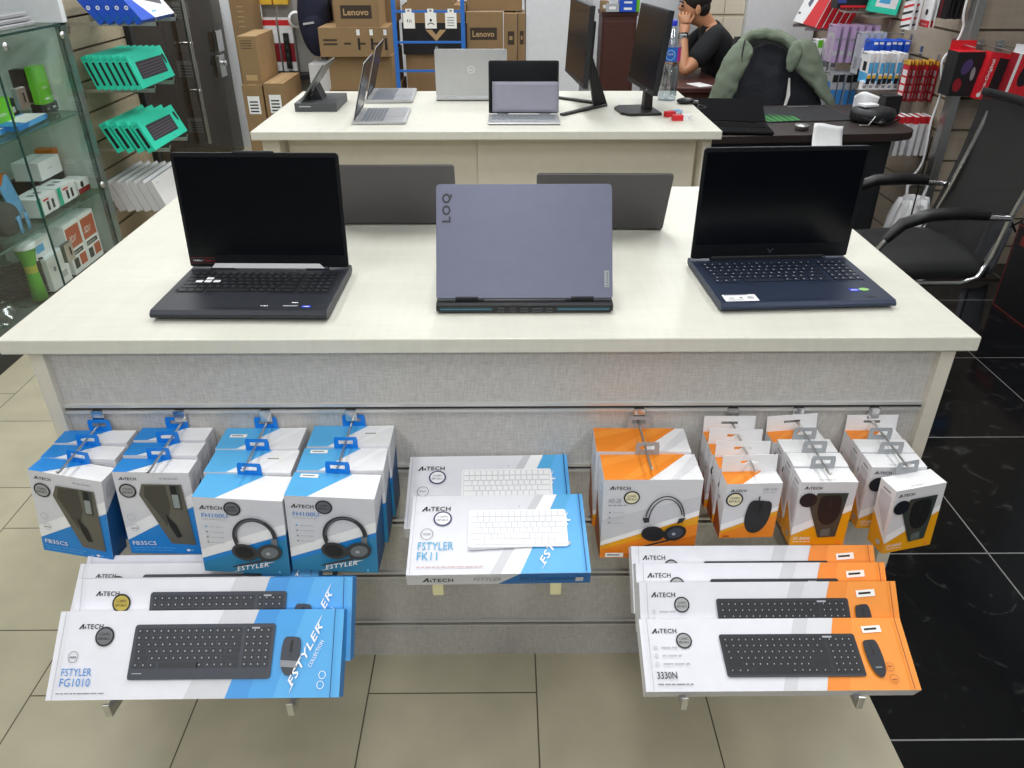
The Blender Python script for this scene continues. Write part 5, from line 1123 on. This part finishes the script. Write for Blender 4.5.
b = MB(); b.lathe([(.050, .25), (.050, .275), (0, .276)], M['white'], 18); b.build('lens', th); b = MB(); b.lathe([(.0275, .13), (.028, .18), (.035, .205)], mat('torch_yellow', '#b7b53a', .4), 18); b.build('collar', th)
for i, (x, y, z, r_, lab) in enumerate(((-2.26, 3.10, .415, .085, 'large dark grey rolled fabric on the middle shelf, nearest'), (-2.26, 3.27, .415, .075, 'dark grey rolled fabric on the middle shelf, beside the blue strap'), (-2.28, 3.18, .545, .07, 'dark grey roll lying on top of the two lower rolls'))):
    b = MB(); b.lathe([(0, -.11), (r_ * .9, -.11), (r_, -.09), (r_, .09), (r_ * .9, .11), (0, .11)], mat('dark_felt', '#3f4341', .9), 20, (0, 0, r_), 'x'); o = b.build('fabric_roll', None); o.location = (x, y, z); tag(o, lab, 'fabric roll', 'dark rolls inside the showcase')
th = thing('blue_strap', 'light blue strap draped over the dark rolls in the showcase', 'strap', (-2.17, 3.34, .48))
b = MB(); bl = mat('strap_blue', '#5c9ac6', .6); b.grid(lambda u, v: V((.02 - .03 * v, (u - .5) * .09, .16 * v - .02 * math.sin(u * 6))), 6, 5, bl); b.build('band', th, solid=.004)
for k in (-1, 1): b = MB(); b.grid(lambda u, v: V((.025, k * .03 + (u - .5) * .025, -.07 + .08 * v)), 2, 3, bl); b.build('tail', th, solid=.004)
b = MB(); b.grid(lambda u, v: V(((u - .5) * .30, (v - .5) * .42, .10 * math.sin(PI * u) * math.sin(PI * v) + .03 * math.sin(u * 9) * math.sin(v * 11) + .035)), 14, 14, glass('cling_plastic', (.75, .78, .76), .25, .1)); o = b.build('plastic_bag', None); o.location = (-2.30, 3.02, .08); tag(o, 'crumpled clear plastic bag in the bottom of the showcase', 'bag')
b = MB()
for k in range(14): b.tube([(-.17, -.20 + .0 * k, .02 + .012 * k), (0, -.05 + .01 * math.sin(k), .024 + .013 * k), (.17, .18, .02 + .012 * k)], .006, M['black2'], 6)
one('cable_bundle', b, 'bundle of dark cables stacked in the showcase bottom behind the torch', 'cables').location = (-2.36, 3.27, .078)

# ================================================================ stock behind the dark door and cartons at back left
def cart(c, size, lab, grp, rz=0., name='carton', m=None, fn=None, tape=True):
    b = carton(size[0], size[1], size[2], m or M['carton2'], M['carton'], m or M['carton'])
    if tape: b.fr['T'].rect(size[0] / 2 - .025, 0, .05, size[1], M['tape'])
    if fn: fn(b.fr, *size)
    o = b.build(name, None); o.location = c; o.rotation_euler = (0, 0, rz); return tag(o, lab, 'carton', grp)
def lab_(f, W, D, H): f['F'].rect(W * .2, H * .55, W * .6, H * .28, M['white']); f['F'].rects([(W * .28, H * (.58 + .05 * k), W * .42, H * .022) for k in range(4)], M['ink'])
GC = 'brown cartons at the left behind the rear counter'
for x, sd in ((-1.555, 'left'), (-1.422, 'right')):
    cart((x, 5.0, 0), (.125, .44, .39), 'lowest %s brown carton on the floor by the dark door' % sd, GC, 0, fn=lab_); cart((x, 5.0, .39), (.122, .44, .375 if sd == 'left' else .385), 'upper %s brown carton with a white label, beside the rear counter' % sd, GC, 0, fn=lab_)
cart((-1.552, 5.03, .766), (.112, .40, .27), 'upright brown carton standing on top of the stack by the dark door', GC, 0, fn=lambda f, W, D, H: (f['F'].rect(W * .2, H * .08, W * .6, H * .12, M['tape']), f['F'].rects([(W * .15, H * (.75 + .05 * k), W * .6, H * .015) for k in range(4)], M['cprint'])))
cart((-1.715, 5.55, .0), (.14, .20, 1.45), 'tall narrow brown carton standing behind the stack', GC, 0, fn=lambda f, W, D, H: f['F'].rects([(W * .3, H * (.72 + .02 * k), W * .3, .006) for k in range(5)], M['tape']))
for i, (x, cn) in enumerate(((-2.44, 'right'), (-2.72, 'middle'), (-3.00, 'left'))):
    z = ZF
    for k, (h_, lv) in enumerate(((.40 + .03 * i, 'lowest'), (.42 - .02 * i, 'middle'), (.40, 'topmost'))):
        cart((x, 6.34 + .02 * k, z), (.27, .34, h_), '%s brown carton of the %s stack seen dimly through the dark glass door' % (lv, cn), 'brown cartons behind the dark glass', 0, fn=lab_); z += h_
# power strip packs on a stand
th = thing('display_stand', 'grey display stand with packed power strips at back left', 'stand', (-1.45, 5.86, 0))
b = MB(); b.box((-.22, 0, 0), (.20, .03, 1.5), mat('grey_board', '#a3a09a', .6)); b.build('back_board', th); b = MB(); b.box((-.22, -.14, .70), (.20, .0, .73), M['black2']); b.build('shelf', th)
for i, x in enumerate((-1.61, -1.505)):
    th = thing('power_strip_pack', ('left white and red pack with a black power strip, back left stand', 'right white and red pack with a black power strip, back left stand')[i], 'power strip pack', (x, 5.79, .735), 0, 'packed power strips on the grey stand')
    b = carton(.092, .03, .34, M['white'], M['white'], M['white']); F = b.fr['F']; F.rect(0, .29, .092, .035, M['red']); F.rect(0, .06, .092, .12, M['red2']); F.ell(.025, .25, .018, .012, M['white2']); F.ell(.068, .25, .018, .012, M['white2']); b.build('card', th)
    b = MB(); b.box((-.017, -.03, .02), (.017, -.004, .245), M['black']); F = Fr(b, (-.017, -.03, .02), (1, 0, 0), (0, 0, 1))
    for k in range(4): F.ell(.017, .04 + .05 * k, .011, .013, M['slot'])
    b.build('power_strip', th, .003)
b = MB(); b.box((-.05, -.03, 0), (.05, .03, .10), M['yellow']); o = b.build('yellow_pack', None, .003); o.location = (-1.62, 5.80, 1.155); tag(o, 'left yellow pack hanging above the power strips', 'pack', 'yellow packs above the power strips'); c = o.copy(); C.objects.link(c); c.location = (-1.51, 5.80, 1.155); tag(c, 'right yellow pack hanging above the power strips')
b = MB(); b.lathe([(.04, 0), (.055, .01), (.055, .028), (.04, .035)], M['white'], 18); o = b.build('cable_coil', None); o.location = (-1.425, 5.79, 1.06); o.rotation_euler = (R(80), 0, .3); tag(o, 'white cable coil hanging beside the power strip packs', 'cable')
# backpack on the grey frame
th = thing('backpack', 'dark navy backpack hanging on the grey frame at the back', 'backpack', (-1.235, 5.50, .90))
nv = mat('navy_fabric', '#161a33', .85, bump=.5, bscale=40); b = MB(); b.ellipsoid((0, 0, .20), (.105, .085, .235), nv, 20, 14); b.build('bag_body', th); b = MB(); b.ellipsoid((.005, -.05, .12), (.085, .06, .12), nv, 18, 12); b.build('front_pocket', th)
b = MB(); b.obox((-.015, -.112, .175), (.07, .006, .012), M['grey2'], (0, R(-8), 0)); b.build('reflective_strip', th); 
for sx in (-1, 1): b = MB(); b.tube([(sx * .04, .06, .40), (sx * .05, .09, .48), (sx * .02, .11, .56)], .012, M['fabric'], 8); b.build('strap', th)
b = MB(); b.tube([(0, .115, .56), (0, .05, .56), (0, .045, .575)], .006, M['alu'], 8); b.build('carabiner', th)
b = MB(); b.box((-.05, .0, 0), (.05, .06, .62), mat('black_garment', '#1a1b20', .9)); o = b.build('garment', None, .02); o.location = (-1.135, 5.62, .92); tag(o, 'black garment hanging right of the navy backpack', 'garment')
b = MB(); b.box((-.07, -.1, 0), (.065, .1, .84), M['wall']); o = b.build('white_cabinet', None, .003); o.location = (-1.205, 5.45, 0); tag(o, 'low white cabinet under the navy backpack', 'cabinet')

# ================================================================ laptop cartons and blue rack at the back
GL2 = 'brown laptop cartons piled at the back'
def lenovo(f, W, D, H): hh = .074; y0 = .048 if H < .28 else .135; f['F'].rect(W * .14, y0, W * .70, hh, M['cprint']); f['F'].text('Lenovo', W * .20, y0 + hh * .24, hh * .50, M['tape'], w=W * .57, bold=.02)
def asus(f, W, D, H):
    for k in range(2): f['F'].rect(W * .06, H * (.40 + .14 * k), W * .2, H * .07, M['cprint'])
    for k in range(3): f['F'].rect(W * (.36 + .21 * k), H * .42, W * .10, H * .07, M['cprint'])
    for k, x in enumerate((.55, .74, .94)): f['F'].rect(W * x, H * .74, .02, H * .2, M['white']); f['F'].rect(W * x + .004, H * .24, .014, H * .40, M['ink'])
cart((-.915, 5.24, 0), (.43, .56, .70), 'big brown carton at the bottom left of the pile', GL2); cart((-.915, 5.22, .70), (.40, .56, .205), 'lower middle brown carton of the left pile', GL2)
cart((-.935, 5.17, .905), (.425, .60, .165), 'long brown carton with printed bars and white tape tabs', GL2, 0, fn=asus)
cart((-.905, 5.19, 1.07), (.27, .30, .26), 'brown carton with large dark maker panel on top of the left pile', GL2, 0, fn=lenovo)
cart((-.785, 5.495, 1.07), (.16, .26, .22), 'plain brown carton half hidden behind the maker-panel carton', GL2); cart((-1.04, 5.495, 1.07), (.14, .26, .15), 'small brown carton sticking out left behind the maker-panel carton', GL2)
cart((-.46, 5.50, 0), (.40, .40, .88), 'tall brown carton inside the blue rack, bottom', GL2)
def dv(f, W, D, H): f['F'].poly([(W * .36, H * .78), (W * .46, H * .78), (W * .52, H * .62), (W * .58, H * .78), (W * .68, H * .78), (W * .52, H * .42)], M['tape']); f['F'].ell(W * .52, H * .20, .010, .012, M['ink2'])
cart((-.46, 5.48, .88), (.42, .40, .19), 'black carton with a tan chevron inside the blue rack', GL2, 0, 'black_carton', M['ink'], dv)
cart((-.46, 5.50, 1.07), (.41, .40, .10), 'flat brown carton above the black one in the blue rack', GL2); cart((-.48, 5.50, 1.17), (.30, .38, .14), 'upper brown carton in the blue rack', GL2)
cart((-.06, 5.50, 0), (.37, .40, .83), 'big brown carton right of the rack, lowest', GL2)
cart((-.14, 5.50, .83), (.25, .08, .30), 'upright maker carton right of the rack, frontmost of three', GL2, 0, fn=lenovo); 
for k, (x, l) in enumerate(((.0325, 'second upright maker carton right of the rack'), (.105, 'third upright maker carton, beside the white column'))):
    cart((x, 5.51 + .02 * k, .83), (.085 if not k else .05, .30, .29), l, GL2, 0, fn=lambda f, W, D, H: (f['F'].rect(W * .3, H * .36, W * .5, H * .28, M['cprint']), f['F'].rect(W * .42, H * .46, W * .25, H * .08, M['carton'])))
cart((-.07, 5.60, 1.13), (.36, .40, .24), 'wide brown carton on top right of the pile', GL2, 0, fn=lambda f, W, D, H: f['F'].rect(W * .78, H * .3, W * .12, H * .25, M['carton2']))
th = thing('blue_rack', 'blue metal wire rack in front of the brown cartons', 'rack', (-.46, 5.08, 0))
for x in (-.205, .205): b = MB(); b.box((x - .012, -.012, 0), (x + .012, .012, 1.6), M['rack']); b.build('post', th, .002)
for z in (.845, 1.005, 1.172, 1.36): b = MB(); b.box((-.205, -.006, z - .006), (.205, .006, z + .006), M['rack']); b.build('crossbar', th)
for i, (x, l, s_) in enumerate(((-.575, 'left white card with symbols hanging on the blue rack', 0), (-.445, 'middle white card with symbols hanging on the blue rack', 1), (-.325, 'right white printed card hanging on the blue rack', 2))):
    th = thing('hang_card', l, 'card', (x, 5.066, 1.160), 0, 'white cards hanging on the blue rack')
    b = MB(); F = Fr(b, (0, 0, 0), (1, 0, 0), (0, 0, 1)); b.box((-.034, 0, -.085), (.034, .0012, 0), M['sticker']); F = Fr(b, (-.034, 0, -.085), (1, 0, 0), (0, 0, 1))
    if s_ == 0: F.text('4', .018, .032, .02, M['ink'], w=.012); F.text('H', .036, .030, .02, M['ink'], w=.012)
    elif s_ == 1: F.ring(.034, .014, .022, .018, .005, M['ink'], 14, R(20), R(160)); F.ell(.034, .045, .007, .008, M['ink'])
    else: F.rects([(.012, .014 + .014 * k, .042, .005) for k in range(4)], M['ink2'])
    b.build('card', th); b = MB(); b.box((-.018, .0, 0), (.018, .0012, .022), M['sticker']); F = Fr(b, (-.018, 0, 0), (1, 0, 0), (0, 0, 1)); F.ell(.018, .011, .008, .006, M['ink2']); b.build('tab', th)

# ================================================================ right wall goods on hooks
def cards(name, cat, x0, y, ztop, w_, h_, n, dx, labels, grp, face, th_=.004, lean=0., back=None, hookz=-.006):
    """packs hung one behind another on a hook that sticks out of the right wall; faces look towards -X"""
    src = None
    hk = MB(); hk.tube([(2.265, y, ztop + hookz), (x0 - .02, y, ztop + hookz), (x0 - .025, y, ztop + hookz + .008)], .003, M['alu'], 6); hk.box((2.255, y - .015, ztop - .02), (2.262, y + .015, ztop + .03), M['alu'])
    one('wall_hook', hk, 'metal hook in the right wall carrying the %s' % grp, 'hook')
    for k in range(n):
        if src is None:
            b = carton(w_, th_, h_, back or M['white'], back or M['white'], back or M['white']); face(b.fr, w_, th_, h_)
            src = b.build(name, None); src.location = (x0, y, ztop - h_); src.rotation_euler = (lean, 0, -PI / 2); tag(src, labels[0], cat, grp)
        else:
            c = src.copy(); C.objects.link(c); c.location = (x0 + dx * k, y + .006 * math.sin(k * 2.1), ztop - h_ + .003 * math.sin(k * 3)); tag(c, labels[k])
def ol(n, w_): return ['%s %s' % (('frontmost', 'second', 'third', 'fourth', 'fifth', 'sixth', 'seventh', 'eighth', 'ninth')[k] if k < n - 1 else 'rearmost', w_) for k in range(n)]
def redface(f, W, D, H): f['F'].poly([(0, 0), (W * .45, 0), (W * .62, H), (0, H)], M['white']); f['F'].poly([(.10, .12), (.16, .10), (.19, .20), (.13, .22)], mat('slate_print', '#5a5f78', .5)); f['F'].poly([(W * .45, 0), (W, 0), (W, H), (W * .62, H)], M['red']); f['F'].rect(.02, .05, .04, .012, M['ink']); f['R'].rect(0, 0, D * .15, H, M['white'])
# red and white boxes leaning in the top row
for k in range(5):
    b = carton(.42, .034, .20, M['white'], M['red2'], M['red']); redface(b.fr, .42, .034, .20); b.fr['R'].rect(.002, .02, .003, .16, M['white'])
    o = b.build('keyboard_box', None); o.location = (1.93 + .043 * k, 5.25 + .21, 1.062); o.rotation_euler = (-R(22), 0, -PI / 2); tag(o, ol(5, 'red and white box in the leaning row high on the right wall')[k], 'boxed keyboard', 'red boxes leaning on the right wall')
for y in (5.34, 5.58): b = MB(); b.box((1.90, y - .006, 1.035), (2.262, y + .006, 1.055), M['alu']); one('shelf_bracket', b, ('near' if y < 5.4 else 'far') + ' bracket under the leaning red boxes on the right wall', 'bracket')
b = carton(.21, .10, .16, M['ink'], M['red2'], M['ink']); b.fr['F'].rect(.02, .006, .15, .012, M['red']); b.fr['F'].rect(0, .03, .05, .12, mat('purple_print', '#3d4a9a', .5)); o = b.build('black_box', None); o.location = (2.05, 5.0, 1.185); tag(o, 'black box with red print in the top row of the right wall', 'box')
b = carton(.16, .06, .16, M['tealbox'], M['tealbox2'], M['tealbox2']); b.fr['F'].rect(.03, .03, .115, .13, M['white']); b.fr['F'].rect(.045, .05, .06, .06, M['blue3']); o = b.build('teal_box', None); o.location = (2.155, 4.86, 1.172); o.rotation_euler = (0, R(8), R(-10)); tag(o, 'teal box with a white window picture in the top row, right wall', 'box')
for x, y, z, lab in ((2.05, 4.96, 1.178, 'black box with red print'), (2.15, 4.88, 1.160, 'teal box')):
    b = MB(); b.box((x - .06, y, z - .012), (2.262, y + .10, z - .002), M['alu']); one('wall_shelf', b, 'small metal shelf in the right wall under the %s' % lab, 'shelf')
cards('blister_pack', 'blister pack', 1.925, 4.95, 1.105, .13, .20, 6, .045, ol(6, 'lavender blister pack hanging on the right wall'), 'lavender blister packs', lambda f, W, D, H: (f['F'].rrect(W * .15, H * .05, W * .7, H * .75, .02, M['clear']), f['F'].rrect(W * .3, H * .1, W * .4, H * .6, .015, M['lav']), f['R'].rect(0, H * .2, D, H * .12, M['grey2']), f['R'].rect(0, H * .6, D, H * .06, M['ink2'])), .026, back=M['lav'])
cards('silver_pack', 'blister pack', 2.02, 4.76, 1.085, .10, .22, 4, .035, ol(4, 'silvery blister pack hanging between lavender and blue packs'), 'silvery blister packs', lambda f, W, D, H: (f['F'].rect(W * .2, H * .1, W * .5, H * .3, M['ink2']), f['R'].rect(0, 0, D, H * .15, M['ink']), f['R'].rect(0, H * .4, D, H * .25, M['white'])), .020, back=M['clear'])
cards('blue_pack', 'pack', 2.03, 4.65, 1.055, .12, .06, 6, .034, ol(6, 'royal blue pack top hanging on the right wall'), 'royal blue packs', lambda f, W, D, H: f['R'].rect(0, H * .7, D * .8, H * .2, M['white']), .028, back=M['royal'])
cards('memory_card_pack', 'memory card pack', 1.965, 4.50, 1.010, .11, .155, 7, .030, ol(7, 'white and light blue card pack on the right wall'), 'white and light blue card packs', lambda f, W, D, H: (f['F'].rect(0, 0, W, H * .35, M['blue3']), f['F'].rect(W * .3, H * .4, W * .4, H * .3, M['ink']), f['R'].rect(0, H * .35, D, H * .35, M['blue3']), f['R'].rect(0, 0, D, H * .18, M['ink']), f['R'].rect(0, H * .18, D, H * .1, M['yellow'])), .020)
cards('battery_card', 'battery card', 2.098, 4.30, .995, .075, .20, 9, .0185, ol(9, 'red and white card with yellow top, hanging low on the right wall'), 'red and white cards', lambda f, W, D, H: (f['F'].rect(.004, .006, W - .008, H * .86, M['red']), *[f['F'].rect(.012, .012 + .038 * k, W - .024, .028, M['white']) for k in range(4)], f['F'].rect(0, H * .9, W, H * .1, M['yellow']), f['R'].rect(0, 0, D, H * .86, M['red2'])), .0045, back=M['red2'])
cards('white_pouch', 'pouch', 2.06, 4.20, .740, .10, .20, 5, .038, ol(5, 'white pouch with red header below the red and white cards'), 'white pouches', lambda f, W, D, H: (f['F'].rect(0, H * .82, W, H * .18, M['red']), f['R'].rect(0, H * .82, D, H * .18, M['red'])), .022, back=M['white'])
cards('cable_bag', 'cable bag', 1.94, 4.90, .855, .12, .21, 4, .040, ol(4, 'clear bag with blue cable, hanging beside the jacket'), 'clear bags with blue cables', lambda f, W, D, H: (f['F'].rrect(.02, .05, W - .04, H * .5, .02, M['blink']), f['R'].rect(0, H * .15, D, H * .4, M['blink']), f['R'].rect(0, H * .75, D, H * .2, M['ink'])), .030, back=M['clear'])
cards('earphone_pack', 'earphone pack', 1.93, 5.20, 1.00, .10, .22, 3, .05, ol(3, 'white and green pack behind the jacket shoulder'), 'white and green packs', lambda f, W, D, H: (f['F'].ell(W * .5, H * .5, .03, .03, M['ink2']), f['R'].rect(0, H * .8, D, H * .2, M['green']), f['R'].rect(0, H * .3, D, H * .2, M['ink2'])), .03)
cards('striped_pack', 'pack', 2.00, 4.22, 1.32, .10, .17, 2, .03, ol(2, 'red, white and black striped pack high on the right wall'), 'striped packs', lambda f, W, D, H: [f['F'].poly([(0, .03 * k), (W, .03 * k + .02), (W, .03 * k + .03), (0, .03 * k + .012)], M['red'] if k % 2 else M['ink']) for k in range(5)], .012)
cards('white_card_pack', 'pack', 2.075, 4.18, 1.33, .10, .165, 2, .022, ol(2, 'white card with red foot high on the right wall'), 'white cards with red feet', lambda f, W, D, H: (f['F'].rect(0, 0, W, H * .18, M['red']), f['F'].ell(W * .5, H * .4, .014, .014, M['ink']), f['F'].text('SANDISK', W * .2, H * .05, .008, M['white'], w=W * .6)), .006)
cards('dark_card_pack', 'pack', 2.135, 4.16, 1.33, .10, .125, 4, .022, ol(4, 'black and red striped card beside the white cards'), 'black and red cards', lambda f, W, D, H: (f['F'].rect(0, 0, W, H, M['ink']), f['R'].rect(0, 0, D, H, M['ink']), f['F'].rect(W * .3, 0, W * .2, H, M['red2'])), .012, back=M['red2'])
# small adapters in a white rail under the cards
for k in range(6):
    b = MB(); b.box((-.015, -.02, 0), (.015, .02, .042), M['white']); F = Fr(b, (-.015, -.02, 0), (1, 0, 0), (0, 0, 1)); F.rect(.006, .006, .018, .016, M['ink2']); F.rect(.008, .028, .014, .006, M['grey2']); o = b.build('adapter_pack', None, .001); o.location = (1.965 + .034 * k, 4.47, .826); tag(o, ol(6, 'small white adapter pack in the row under the light blue cards')[k].replace('frontmost', 'leftmost').replace('rearmost', 'rightmost'), 'adapter pack', 'small white adapter packs')
b = MB(); b.box((1.93, 4.44, .815), (2.262, 4.50, .826), M['alu']); one('wall_shelf', b, 'narrow shelf under the small white adapter packs', 'shelf')
# white cable and floor things at the post
b = MB(); b.tube(smooth([(2.185, 3.98, 1.75)] + [tuple(aty(*p, 3.965)) for p in ((967, 0), (963, 28), (953, 48), (942, 62), (941, 92), (931, 122), (926, 148), (921, 165), (911, 178))]), .0055, M['white'], 8); one('cable', b, 'loose white cable hanging down the metal post on the right', 'cable')
th = thing('shopping_bag', 'white plastic carrier bag standing on the floor under the right wall', 'bag', (2.09, 3.87, 0))
b = MB()
def fn(u, v):
    a = 2 * PI * u; r_ = .165 * (1 - .60 * v) * (1 + .16 * math.sin(a * 7 + 1) * (.35 + .65 * v)); return V((r_ * math.cos(a), .75 * r_ * math.sin(a), .40 * v))
b.grid(fn, 56, 8, mat('white_plastic_bag', '#eeeef0', .4)); crumple(b.build('bag_body', th, solid=.002), .03, .07)
b = MB(); b.tube([(-.04, 0, .39), (-.05, 0, .46), (0, 0, .50), (.05, 0, .46), (.04, 0, .39)], .008, mat('white_plastic_bag', '#eeeef0', .4), 8); b.build('handle', th)
b = MB(); b.tube([(2.05, 3.78, .72), (2.06, 3.80, .5), (2.07, 3.82, .12)], .004, M['black'], 6); one('cable', b, 'thin dark cable running down in front of the white carrier bag', 'cable')

# ================================================================ mice on the end wall, chair, big box
GM = 'boxed mice on the end wall at the right'
th = thing('mouse_box', 'black gaming mouse box with red top on the end wall', 'boxed mouse', (2.165, 3.84, .895), 0, GM)
b = carton(.125, .10, .195, M['ink'], M['red'], M['ink']); F = b.fr['F']; F.ell(.055, .13, .022, .035, mat('violet_print', '#4a3a6c', .4), rot=-.4); F.ell(.03, .05, .02, .03, M['red2']); F.ell(.09, .10, .01, .03, M['ink2']); b.build('carton', th); b = MB(); b.box((-.06, .095, .195), (.06, .0965, .235), M['red']); b.build('hang_tab', th)
th = thing('keyboard_box', 'tall red box with white lettering beside the black mouse box', 'boxed keyboard', (2.262, 3.80, .885), (0, R(7), 0), GM)
b = carton(.105, .06, .205, M['red'], M['red2'], M['red']); F = b.fr['F']; F.rect(.045, .02, .05, .165, M['ink']); F.text('Two-Original', .032, .02, .018, M['white'], w=.155, rot=PI / 2, bold=.02); F.ell(.012, .018, .010, .010, M['white']); b.build('carton', th)
th = thing('mouse_box', 'red box with a black mouse picture and white hang card, end wall', 'boxed mouse', (2.365, 3.74, .89), (0, R(6), 0), GM)
b = carton(.12, .07, .20, M['red'], M['white'], M['red2']); F = b.fr['F']; F.rect(0, 0, .014, .2, M['white']); mouse_pic(F, .065, .115, .06, .105, M['ink'], M['black2'], -.25); F.ell(.075, .14, .012, .02, M['ink2']); b.build('carton', th); b = MB(); b.box((-.055, .06, .20), (.055, .062, .235), M['white']); b.build('hang_tab', th)
b = carton(.14, .08, .20, M['ink'], M['blue3'], M['ink']); b.fr['F'].rect(.02, .02, .10, .05, M['blink']); o = b.build('mouse_box', None); o.location = (2.56, 3.80, .86); tag(o, 'dark box with blue print at the right frame edge of the end wall', 'boxed mouse', GM)
for x, y, z in ((2.165, 3.935, 1.11), (2.285, 3.86, 1.105), (2.385, 3.81, 1.100), (2.56, 3.87, 1.08)):
    b = MB(); b.tube([(x, 4.02, z), (x, y - .11, z)], .003, M['alu'], 6); b.box((x - .02, 4.010, z - .02), (x + .02, 4.016, z + .02), M['alu']); one('wall_hook', b, 'metal hook on the end wall at x %s' % x if False else {2.165: 'metal hook of the black mouse box, end wall', 2.285: 'metal hook of the red lettered box, end wall', 2.385: 'metal hook of the red mouse-picture box, end wall', 2.56: 'metal hook of the blue-print box, end wall'}[x], 'hook', 'hooks on the end wall')
th = thing('visitor_chair', 'black mesh cantilever chair with chrome frame at the right, facing the counter', 'chair', (1.60, 2.97, 0))
K = lambda x, y, z: V((x - 1.60, y - 2.97, z))
b = MB()
def fn(u, v): return K(1.38 + .46 * u, 2.745 + .45 * v, .455 + .012 * math.sin(PI * v) - .02 * (1 - u) ** 2 * (1 if u < .5 else .5))
b.grid(fn, 10, 8, mat('seat_mesh', '#0b0c0e', .7, bump=.4, scale=260)); b.build('seat', th, solid=.05)
b = MB(); mesh = bpy.data.materials.new('chair_mesh'); mesh.use_nodes = True; nt = mesh.node_tree; bs = nt.nodes['Principled BSDF']; bs.inputs['Base Color'].default_value = (.006, .0065, .008, 1); bs.inputs['Roughness'].default_value = .6
tr_ = nt.nodes.new('ShaderNodeBsdfTransparent'); mxs = nt.nodes.new('ShaderNodeMixShader'); wv = nt.nodes.new('ShaderNodeTexNoise'); wv.inputs['Scale'].default_value = 420; rp_ = nt.nodes.new('ShaderNodeMapRange'); rp_.inputs[1].default_value = .3; rp_.inputs[2].default_value = .7; rp_.inputs[3].default_value = .86; rp_.inputs[4].default_value = 1.0
tcn = nt.nodes.new('ShaderNodeTexCoord'); nt.links.new(tcn.outputs['Object'], wv.inputs['Vector']); nt.links.new(wv.outputs[0], rp_.inputs[0]); nt.links.new(rp_.outputs[0], mxs.inputs[0]); nt.links.new(tr_.outputs[0], mxs.inputs[1]); nt.links.new(bs.outputs[0], mxs.inputs[2]); nt.links.new(mxs.outputs[0], nt.nodes['Material Output'].inputs[0])
def fb(u, v): return K(1.800 + .105 * v + .02 * math.sin(PI * v) + .03 * math.sin(PI * u), 2.745 + .475 * u, .47 + .56 * v)
b.grid(fb, 12, 12, mesh); b.build('backrest', th)
b = MB(); b.grid(lambda u, v: fb(u, .965 + .045 * v) - V((.003, 0, 0)), 10, 2, M['fabric']); b.build('head_band', th, solid=.014)
for y, e in ((2.735, -1), (3.205, 1)):
    yy = y if e < 0 else 3.17
    b = MB(); b.tube([K(1.935, yy, 1.03), K(1.895, yy, .84), K(1.850, yy, .66), K(1.83, y, .52), K(1.80, y, .44), K(1.74, y, .415), K(1.45, y, .415)], .011, M['chrome'], 10); b.build('frame_tube', th)
    b = MB(); b.tube([K(1.85, y, .665), K(1.70, y, .67), K(1.55, y, .665), K(1.44, y, .625), K(1.39, y, .55), K(1.37, y, .40), K(1.36, y, .06), K(1.39, y, .02), K(1.80, y, .015)], .012, M['chrome'], 10); b.build('leg', th)
    b = MB(); b.tube([K(1.765, y, .678), K(1.66, y, .685), K(1.55, y, .678), K(1.46, y, .645), K(1.408, y, .585)], [.020, .023, .024, .023, .018], M['black'], 10); b.build('armrest', th)
b = MB(); b.tube([K(1.80, 2.735, .015), K(1.80, 3.205, .015)], .012, M['chrome'], 10); b.build('floor_bar', th)
b = carton(.56, .55, .40, M['ink'], M['ink'], M['ink']); rb = mat('dark_red_line', '#7a2a22', .5)
for f_, w_, h_ in (('L', .55, .40), ('F', .56, .40)):
    F = b.fr[f_]; F.rect(.004, .004, w_ - .008, .006, rb); F.rect(.004, .004, .006, h_ - .008, rb); F.rect(w_ - .010, .004, .006, h_ - .008, rb); F.rect(.004, h_ - .012, w_ - .008, .006, rb); F.rect(.05, h_ - .09, .16, .045, rb)
o = b.build('computer_case_box', None); o.location = (2.68, 2.92, 0); tag(o, 'large black box with thin red edge lines on the floor behind the chair', 'box')
b = MB(); b.grid(lambda u, v: V(((u - .5) * .16, .03 * (1 - v) - .02 * math.sin(u * 3), .28 * v)), 6, 6, mat('grey_paper_bag', '#a7a8b2', .6)); F = Fr(b, (-.05, -.02, .05), (1, 0, 0), (0, -.1, 1)); F.text('HP', .0, .0, .02, M['ink2'], w=.05); o = b.build('paper_bag', None, solid=.002); o.location = (2.50, 3.76, .02); o.rotation_euler = (R(-6), R(8), R(10)); tag(o, 'grey paper bag leaning at the wall between the chair and the black box', 'bag')
b = MB(); b.tube([(2.40, 3.70, .34), (2.44, 3.72, .30), (2.50, 3.74, .33), (2.54, 3.74, .28), (2.60, 3.74, .32)], .006, M['black'], 6); b.tube([(2.42, 3.72, .30), (2.50, 3.72, .36), (2.58, 3.74, .26)], .006, M['black'], 6); b.tube([(2.44, 3.74, .30), (2.45, 3.76, .02)], .005, M['black'], 6); one('cable_bundle', b, 'tangle of black cables above the grey paper bag at the right', 'cables')
# ================================================================ settle everything that stands on the floor onto it
bpy.context.view_layer.update()
def top_of(o):
    zs = [(o.matrix_world @ V(c)).z for c in o.bound_box] if o.type == 'MESH' else []
    return max(zs + [top_of(c) for c in kids(o)] + [o.matrix_world.translation.z])
for o in list(C.objects):
    if o.parent or o.type not in ('MESH', 'EMPTY'): continue
    if o.get('kind') == 'structure':
        if not o.name.startswith('floor'): o.location.z += ZF
    elif abs(o.location.z) < 1e-4:
        h_ = top_of(o)
        if h_ > .05: o.location.z = ZF; o.scale.z *= (h_ - ZF) / h_
